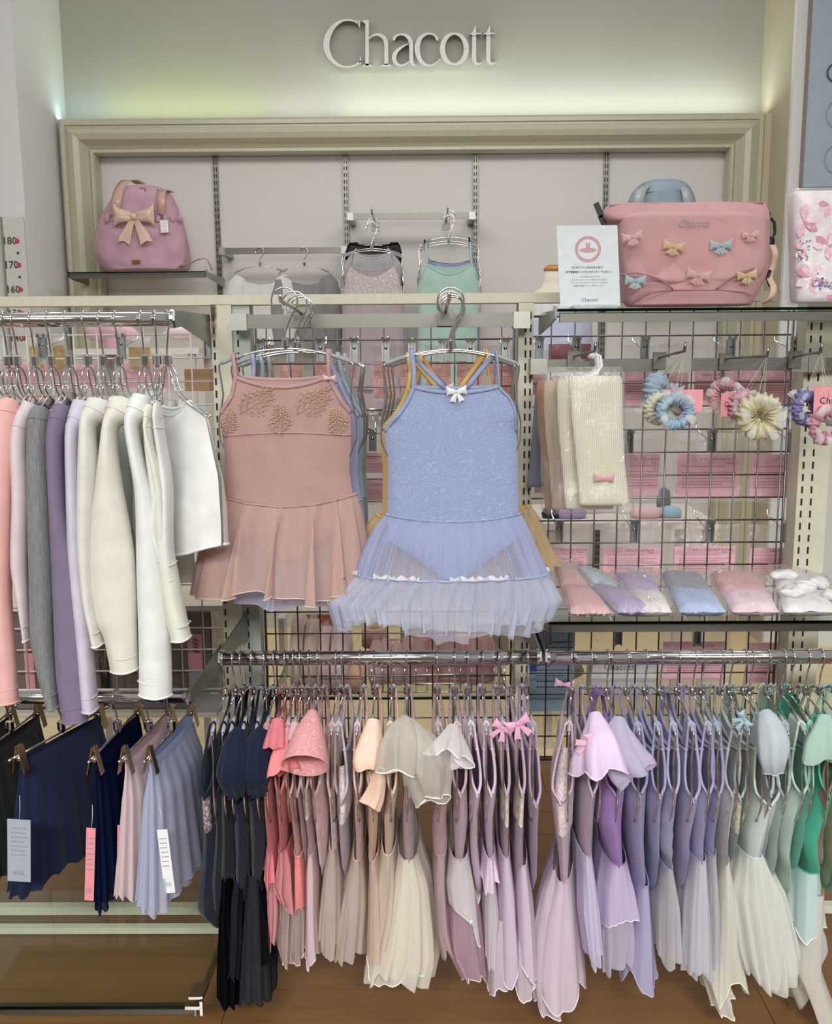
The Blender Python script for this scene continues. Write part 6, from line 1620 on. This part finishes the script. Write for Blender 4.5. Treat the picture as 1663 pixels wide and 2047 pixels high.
for (x0, x1, y0, y1, lb, col) in ((800, 862, 1250, 1386, 'tan lidded case behind the pink pouches', 'a98470'), (940, 1016, 1250, 1386, 'smoky clear case by the middle post', '9b8f92'), (556, 572, 1240, 1386, 'upright clear divider at the start of the far shelf', 'c8c4be')):
    a_, b_ = P(x0, y0, 2.74), P(x1, y1, 2.74); t = thing('clear_case', lb, 'box', ((a_.x + b_.x) / 2, 2.74, ZB))
    part('case', MB().span(a_.x, b_.x, 2.74, 2.80, ZB, a_.z), film(col, .55, .06), t, False, True)
    part('lid', MB().span(a_.x - .002, b_.x + .002, 2.738, 2.802, a_.z, a_.z + .006), film('e8e0dc', .4, .06), t, False, True)

# ------------------------------------------------------------------ leg warmers in clear bags
def prong(px0, py0, px1, py1, Y1, label):
    a_, b_ = P(px0, py0, 2.335), P(px1, py1, Y1); t = thing('display_hook', label, 'hook', a_)
    part('prong', MB().tube([a_, a_.lerp(b_, .5), b_, b_ + Vector((0, -.006, .018))], .0032, 8), metal('8f8c90', .25), t, world=True)
    part('clamp_plate', MB().box(a_ + Vector((0, -.002, -.008)), (.03, .008, .04)), STEEL, t, False, True); return b_
prong(1147, 712, 1189, 702, 2.08, 'chrome hook holding the bagged leg warmers')
def legwarmer(Y, dx, label, col, gcol=None, rows=None, bowc=None, z=0, wrap=True):
    t = thing('leg_warmer_bag', label, 'leg warmers', P(1185 + dx, 742, Y))
    R0 = rows or [(752, 1146, 1240, .5), (770, 1140, 1243), (850, 1143, 1245), (920, 1150, 1248), (970, 1155, 1253), (1003, 1157, 1256), (1010, 1160, 1254, .5)]
    R0 = [(r[0], r[1] + dx, r[2] + dx) + tuple(r[3:]) for r in R0]
    mb, _ = pouf(R0, Y, .028, 36, .003, dx, p=4); part('knit_leg', mb, F(col, 'rib'), t, world=True)
    R1 = [(r[0] + 8, r[1] - 28, r[2] - 30) + tuple(r[3:]) for r in R0]
    mb, _ = pouf(R1, Y + .030, .024, 36, .003, dx + 3, p=4); part('knit_leg', mb, F(gcol or col, 'rib'), t, world=True)
    x0 = min(r[1] for r in R1) - 6; x1 = max(r[2] for r in R0) + 8
    if wrap:
        mb, _ = pouf([(736, x0 + 14, x1 - 22, .2), (745, x0 + 4, x1 - 20), (850, x0, x1 - 14), (950, x0 + 2, x1 - 4), (1012, x0 + 3, x1 + 2), (1026, x0 + 10, x1, .3)], Y + .01, .075, 64, .014, dx + 9, p=3.5, fr=26)
        part('clear_bag', mb, film('f4f0ea', .07, .05), t, world=True)
    c0 = P(1190 + dx * .2, 712, Y)
    part('plastic_hook', MB().tube([c0 + Vector((-.006, 0, -.004)), c0 + Vector((0, 0, .004)), c0 + Vector((.010, 0, 0)), c0 + Vector((.014, 0, -.02)), c0 + Vector((.004, 0, -.036)), c0 + Vector((-.02, 0, -.046))], .0036, 8), plain('e3e4e8', .3), t, world=True)
    if bowc: bow(t, P(1207 + dx, 957, Y - .022), .020, bowc, 0, world=True, tl=.1, name='rosette')
    return t
legwarmer(2.10, 0, 'cream ribbed leg warmers with pink rosette in a clear bag', 'e3dcc4', 'dcd0b6', bowc=F('d98f9b'))
legwarmer(2.17, -26, 'beige ribbed leg warmers behind the cream ones', 'd2bb9b', 'cfae90')
legwarmer(2.24, -40, 'rust orange leg warmers showing as a thin strip', 'b8805f', 'b67c60', wrap=False)
legwarmer(2.31, -46, 'slate grey leg warmers hindmost behind the beige ones', '86879c', '80839b', rows=[(770, 1150, 1215, .5), (790, 1142, 1225), (900, 1135, 1215), (955, 1128, 1210), (965, 1128, 1205, .5)], wrap=False)

# ------------------------------------------------------------------ scrunchies on threads
def scrunchie(px, py, Y, r, col, label, hp, tilt=0, petals=None, card=None, yaw=0, r2=.0105, col2=None):
    r *= 1.15
    c0 = P(px, py, Y); t = thing('scrunchie', label, 'hair accessory', c0, R(yaw))
    rows = []; n1, n2 = 150, 14
    for i in range(n1):
        th = 2 * PI * i / n1; row = []
        rr_ = r2 * (1 + .16 * math.sin(th * 23 + 2 * math.sin(3 * th + px)) + .5 * noise.noise(Vector((math.cos(th) * 4, math.sin(th) * 4, px))))
        for k in range(n2):
            ph = 2 * PI * k / n2; q = rr_ * (1 + .22 * math.sin(ph * 3 + th * 19)); row.append(((r + q * math.cos(ph)) * math.cos(th), q * math.sin(ph) * 1.1, (r + q * math.cos(ph)) * math.sin(th)))
        rows.append(row)
    rows.append(rows[0]); mb = MB(); mb.grid(rows, wrap=True); part('gathered_ring', mb, tulle(col, .92), t)
    if petals:
        rnd = random.Random(px); 
        for k in range(26):
            th = 2 * PI * k / 26 + rnd.random() * .5; L_ = r + r2 + rnd.uniform(-.006, .006); d_ = Vector((math.cos(th), rnd.uniform(-.9, .9), math.sin(th))); s_ = Vector((-math.sin(th), 0, math.cos(th)))
            base = d_ * r * .8; g = [[base + d_ * (L_ - r * .8) * v + s_ * wv * u + Vector((0, -.008 * math.sin(v * PI), 0)) for u in (-1, 0, 1)] for v, wv in ((0, .003), (.4, .007), (.8, .009), (1, .006))]
            m2 = MB(); m2.grid(g); part('tulle_petal', m2, tulle(petals, .5), t)
    hpv = hp - c0; Mi = Matrix.Rotation(-R(yaw), 3, 'Z'); hpv = Mi @ hpv
    part('thread', MB().tube([(-.006, 0, r * .9), tuple(hpv), (.008, 0, r * .9)], .0006, 5), plain('dddad4'), t)
    if card:
        cx_, cz_, w_, h_, txt = card
        cd = part('name_card', MB().box((cx_, -.004 + .02 * (cz_ > 0), cz_), (w_, .001, h_)), plain('dd939b', .5), t, False)
        if txt:
            tm = text_mesh(txt, w_ * .36); xf(tm, lambda p: Vector((cx_ + p.x, -.0056 + .02 * (cz_ > 0), cz_ + p.y))); part('card_lettering', tm, INK, cd, False)
    return t
h1 = prong(1318, 714, 1368, 702, 2.08, 'chrome hook holding the blue scrunchies')
h2 = prong(1450, 716, 1533, 712, 2.08, 'chrome hook holding the pink and cream scrunchies')
h3 = prong(1588, 712, 1640, 704, 2.08, 'chrome hook holding the purple scrunchies')
scrunchie(1350, 822, 2.06, .024, '8fc0e0', 'sky blue ruffled scrunchie foremost on its hook', h1, petals='e6eef0', card=(.036, .022, .05, .045, ''))
scrunchie(1312, 785, 2.14, .022, '93b3cc', 'grey blue scrunchie tilted behind the sky blue one', h1, yaw=55, r2=.016, card=(.01, .0, .03, .06, ''))
scrunchie(1338, 800, 2.17, .022, 'c4c6d6', 'pale lilac scrunchie with dark dots behind the sky blue one', h1, r2=.014)
scrunchie(1318, 815, 2.11, .022, 'dcd6b4', 'pale yellow and white scrunchie half hidden by the sky blue one', h1, petals='ece8d8', yaw=20, card=(.02, .016, .055, .045, ''))
scrunchie(1518, 832, 2.06, .026, 'e3dba8', 'cream and yellow tulle scrunchie foremost on the middle hook', h2, petals='f0ece0', r2=.017)
scrunchie(1487, 812, 2.10, .022, 'd892a8', 'rose and white ribbon scrunchie beside the cream one', h2, petals='eedfe2', yaw=30, card=(-.03, .004, .045, .05, 'Cha'))
scrunchie(1452, 792, 2.17, .024, 'dd8f98', 'salmon pink scrunchie hindmost on the middle hook', h2, petals='ead9d8', yaw=-20)
scrunchie(1612, 815, 2.08, .024, '5b55ad', 'deep violet scrunchie with white petals by the post', h3, petals='dad6e6', yaw=25)
scrunchie(1656, 850, 2.04, .026, 'd98098', 'bright pink scrunchie with white petals at the picture edge'.replace(' at the picture edge', ' past the violet one'), h3, petals='f0e4e8', card=(-.0, .05, .055, .055, 'Cha'))
scrunchie(1664, 815, 2.12, .024, 'd6d4e2', 'white scrunchie behind the bright pink one', h3, petals='eceaf0', card=(-.022, .02, .05, .05, 'Cha'))

# ------------------------------------------------------------------ bagged knitwear lying on the lower glass shelf
def z_(x, y): return 1040 + x / 2.669, 1000 + y / 2.669
def bagged(quad, label, cols, split=.5, gold=False, kind='jersey', h=.034, ruff=False):
    """quad: back near, back far, front far, front near in the zoomed frame; back rests on the grid"""
    BL_, BR_, FR_, FL_ = [z_(*q) for q in quad]
    b0, b1 = P(BL_[0], BL_[1], 2.39), P(BR_[0], BR_[1], 2.39)
    f1, f0 = P(FR_[0], FR_[1], 2.112), P(FL_[0], FL_[1], 2.112)
    f0.z = f1.z = zS2 + h * .5 + .004
    b0.z = max(b0.z - .01, zS2 + .02); b1.z = max(b1.z - .01, zS2 + .02)
    c0 = (b0 + b1 + f0 + f1) / 4; t = thing('bagged_knitwear', label, 'packet', (c0.x, c0.y, zS2))
    up = Vector((0, -.25, 1)).normalized()
    def slab(u0, u1, v0, v1, k, seed, amp=.004, infl=1.0, n=14, crk=0):
        mb = MB(); tp, bt = [], []
        for i in range(n + 1):
            v = v0 + (v1 - v0) * i / n; A_, B_ = [], []
            for j in range(n + 1):
                u = u0 + (u1 - u0) * j / n; p = b0.lerp(b1, u).lerp(f0.lerp(f1, u), v)
                e = (max(0, 1 - abs(2 * (i / n) - 1) ** 5) * max(0, 1 - abs(2 * (j / n) - 1) ** 5)) ** .5
                nn = noise.noise(Vector((u * 5 + seed, v * 5, seed))) * amp + (crk * (.5 - abs(noise.noise(Vector((u * 9 + v * 6 + seed, v * 8 - u * 5, c0.x * 9))))) if crk else 0)
                q = p + up * (k * e + nn); w2 = p - up * (h * .5 * e)
                w2.z = max(w2.z, zS2 + .002); A_.append(q); B_.append(w2)
            tp.append(A_); bt.append(B_)
        mb.grid(tp, flip=True); mb.grid(bt); return mb
    part('folded_knit', slab(.03, .97, .02, split, h * .66, 1, .006 if ruff else .003), F(cols[0], kind), t, world=True)
    part('folded_knit', slab(.03, .97, split - .02, .985, h * .58, 2, .006 if ruff else .003), F(cols[1], kind), t, world=True)
    part('clear_bag', slab(-.05, 1.05, -.05, 1.03, h * .80, 5, .006, n=34, crk=.018), film('f0eeee', .08, .04), t, world=True)
    if gold:
        cc = f0.lerp(b0, .3) + up * .02 + Vector((.03, 0, 0)); part('gold_clasp', MB().tube(arc(cc, .008, 0, 330, 10, 'xy'), .0014, 6), BRASS, t, world=True)
    if ruff:
        for k in range(9):
            u, v = .15 + .75 * ((k * .37) % 1), .35 + .5 * ((k * .61) % 1); cc = b0.lerp(b1, u).lerp(f0.lerp(f1, u), v) + up * h * .8
            part('ruffle', MB().blob(cc, .022, 7, (1.2, 1, .5), .9, 45), F('e6e2e2'), t, world=True)
    return t
bagged([(168, 318), (275, 335), (505, 650), (262, 655)], 'ribbed rose pink knit in a clear bag at the start of the shelf', ('dba09e', 'd99a9c'), .5, kind='rib', h=.03)
bagged([(275, 345), (420, 400), (740, 650), (520, 640)], 'lavender knit with pale blue top in a clear bag', ('b4c0d4', '9b83b4'), .42)
bagged([(480, 385), (700, 380), (820, 600), (640, 600)], 'purple and cream two tone knit in a clear bag', ('a586b8', 'd8cfc8'), .52)
bagged([(735, 368), (965, 385), (1110, 620), (850, 590)], 'charcoal lace and sky blue knit in a clear bag', ('77788a', '93a8d8'), .5)
bagged([(1000, 365), (1280, 385), (1390, 620), (1130, 590)], 'rose lace and pale pink knit in a clear bag', ('d08f90', 'e3bfcb'), .55)
bagged([(1330, 350), (1640, 430), (1700, 620), (1400, 600)], 'white ruffled piece with gold clasp in a clear bag', ('d6d2d4', 'e0dcdc'), .5, gold=True, ruff=True)
# two little purses on a far display table, pastel
tbx = thing('display_table', 'low pale display table behind the pink card wall', 'table', (1.35, 3.6, 0))
zt2 = PZ(1310, 1036, 3.6)
x0_, x1_ = PX(1080, 1036, 3.6), PX(1420, 1036, 3.6)
part('tabletop', MB().span(x0_, x1_, 3.5, 3.95, zt2 - .025, zt2), plain('d8cfc0', .4), tbx, False, True)
for x in (x0_ + .03, x1_ - .03):
    for y in (3.53, 3.92): part('leg', MB().span(x - .015, x + .015, y - .015, y + .015, 0, zt2 - .025), plain('d8cfc0', .4), tbx, False, True)
for (px, py, w_, col, lb) in ((1290, 1028, .10, 'e2b5b4', 'round pale pink purse on the far display table'), (1338, 1029, .075, '93b4cc', 'pale blue purse on the far display table'), (1325, 1016, .045, '6e6c70', 'dark grey tin on the far display table'), (1140, 1030, .10, '9c86c8', 'violet folded cloth on the far display table'), (1105, 1026, .07, '2e2f4a', 'navy folded cloth on the far display table')):
    c0 = P(px, 1036, 3.62 + (.12 if w_ < .05 else 0)); t = thing('small_purse', lb, 'purse', (c0.x, c0.y, zt2)); hh = .045 if w_ > .05 else .1
    part('body', MB().lathe([(0, .001), (w_ * .55, .002), (w_ * .62, hh * .4), (w_ * .5, hh * .85), (0, hh)], 24, (0, 0, 0), 1, .6), F(col), t)
# fluffy pink pieces on the far wall side, upper left
t = thing('plush_item', 'dusty pink ruffled cloth item behind the chrome bar', 'accessory', P(225, 680, 3.4))
part('cloth', MB().blob(P(225, 665, 3.4), .075, 12, (1.1, .6, .55), .5, 12), F('d9a5ae'), t, world=True); part('fold', MB().blob(P(228, 690, 3.38), .05, 10, (.8, .5, .9), .5, 14), F('c98f9c'), t, world=True)
t2 = thing('plush_item', 'pale pink wrapped item behind the end of the chrome bar', 'accessory', P(370, 668, 3.4))
part('cloth', MB().blob(P(368, 666, 3.4), .07, 12, (1.2, .5, .35), .5, 14), F('e0c2cb'), t2, world=True)
t3 = thing('display_table', 'tall pale display table carrying pink ruffled items', 'table', P(290, 715, 3.45))
zt3 = PZ(225, 697, 3.4); xa_, xb_ = PX(170, 700, 3.4), PX(410, 700, 3.4)
part('tabletop', MB().span(xa_, xb_, 3.3, 3.6, zt3 - .02, zt3), plain('d8d0c6', .4), t3, False, True)
for x in (xa_ + .03, xb_ - .03):
    for y in (3.33, 3.57): part('leg', MB().span(x - .012, x + .012, y - .012, y + .012, 0, zt3 - .02), plain('d8d0c6', .4), t3, False, True)
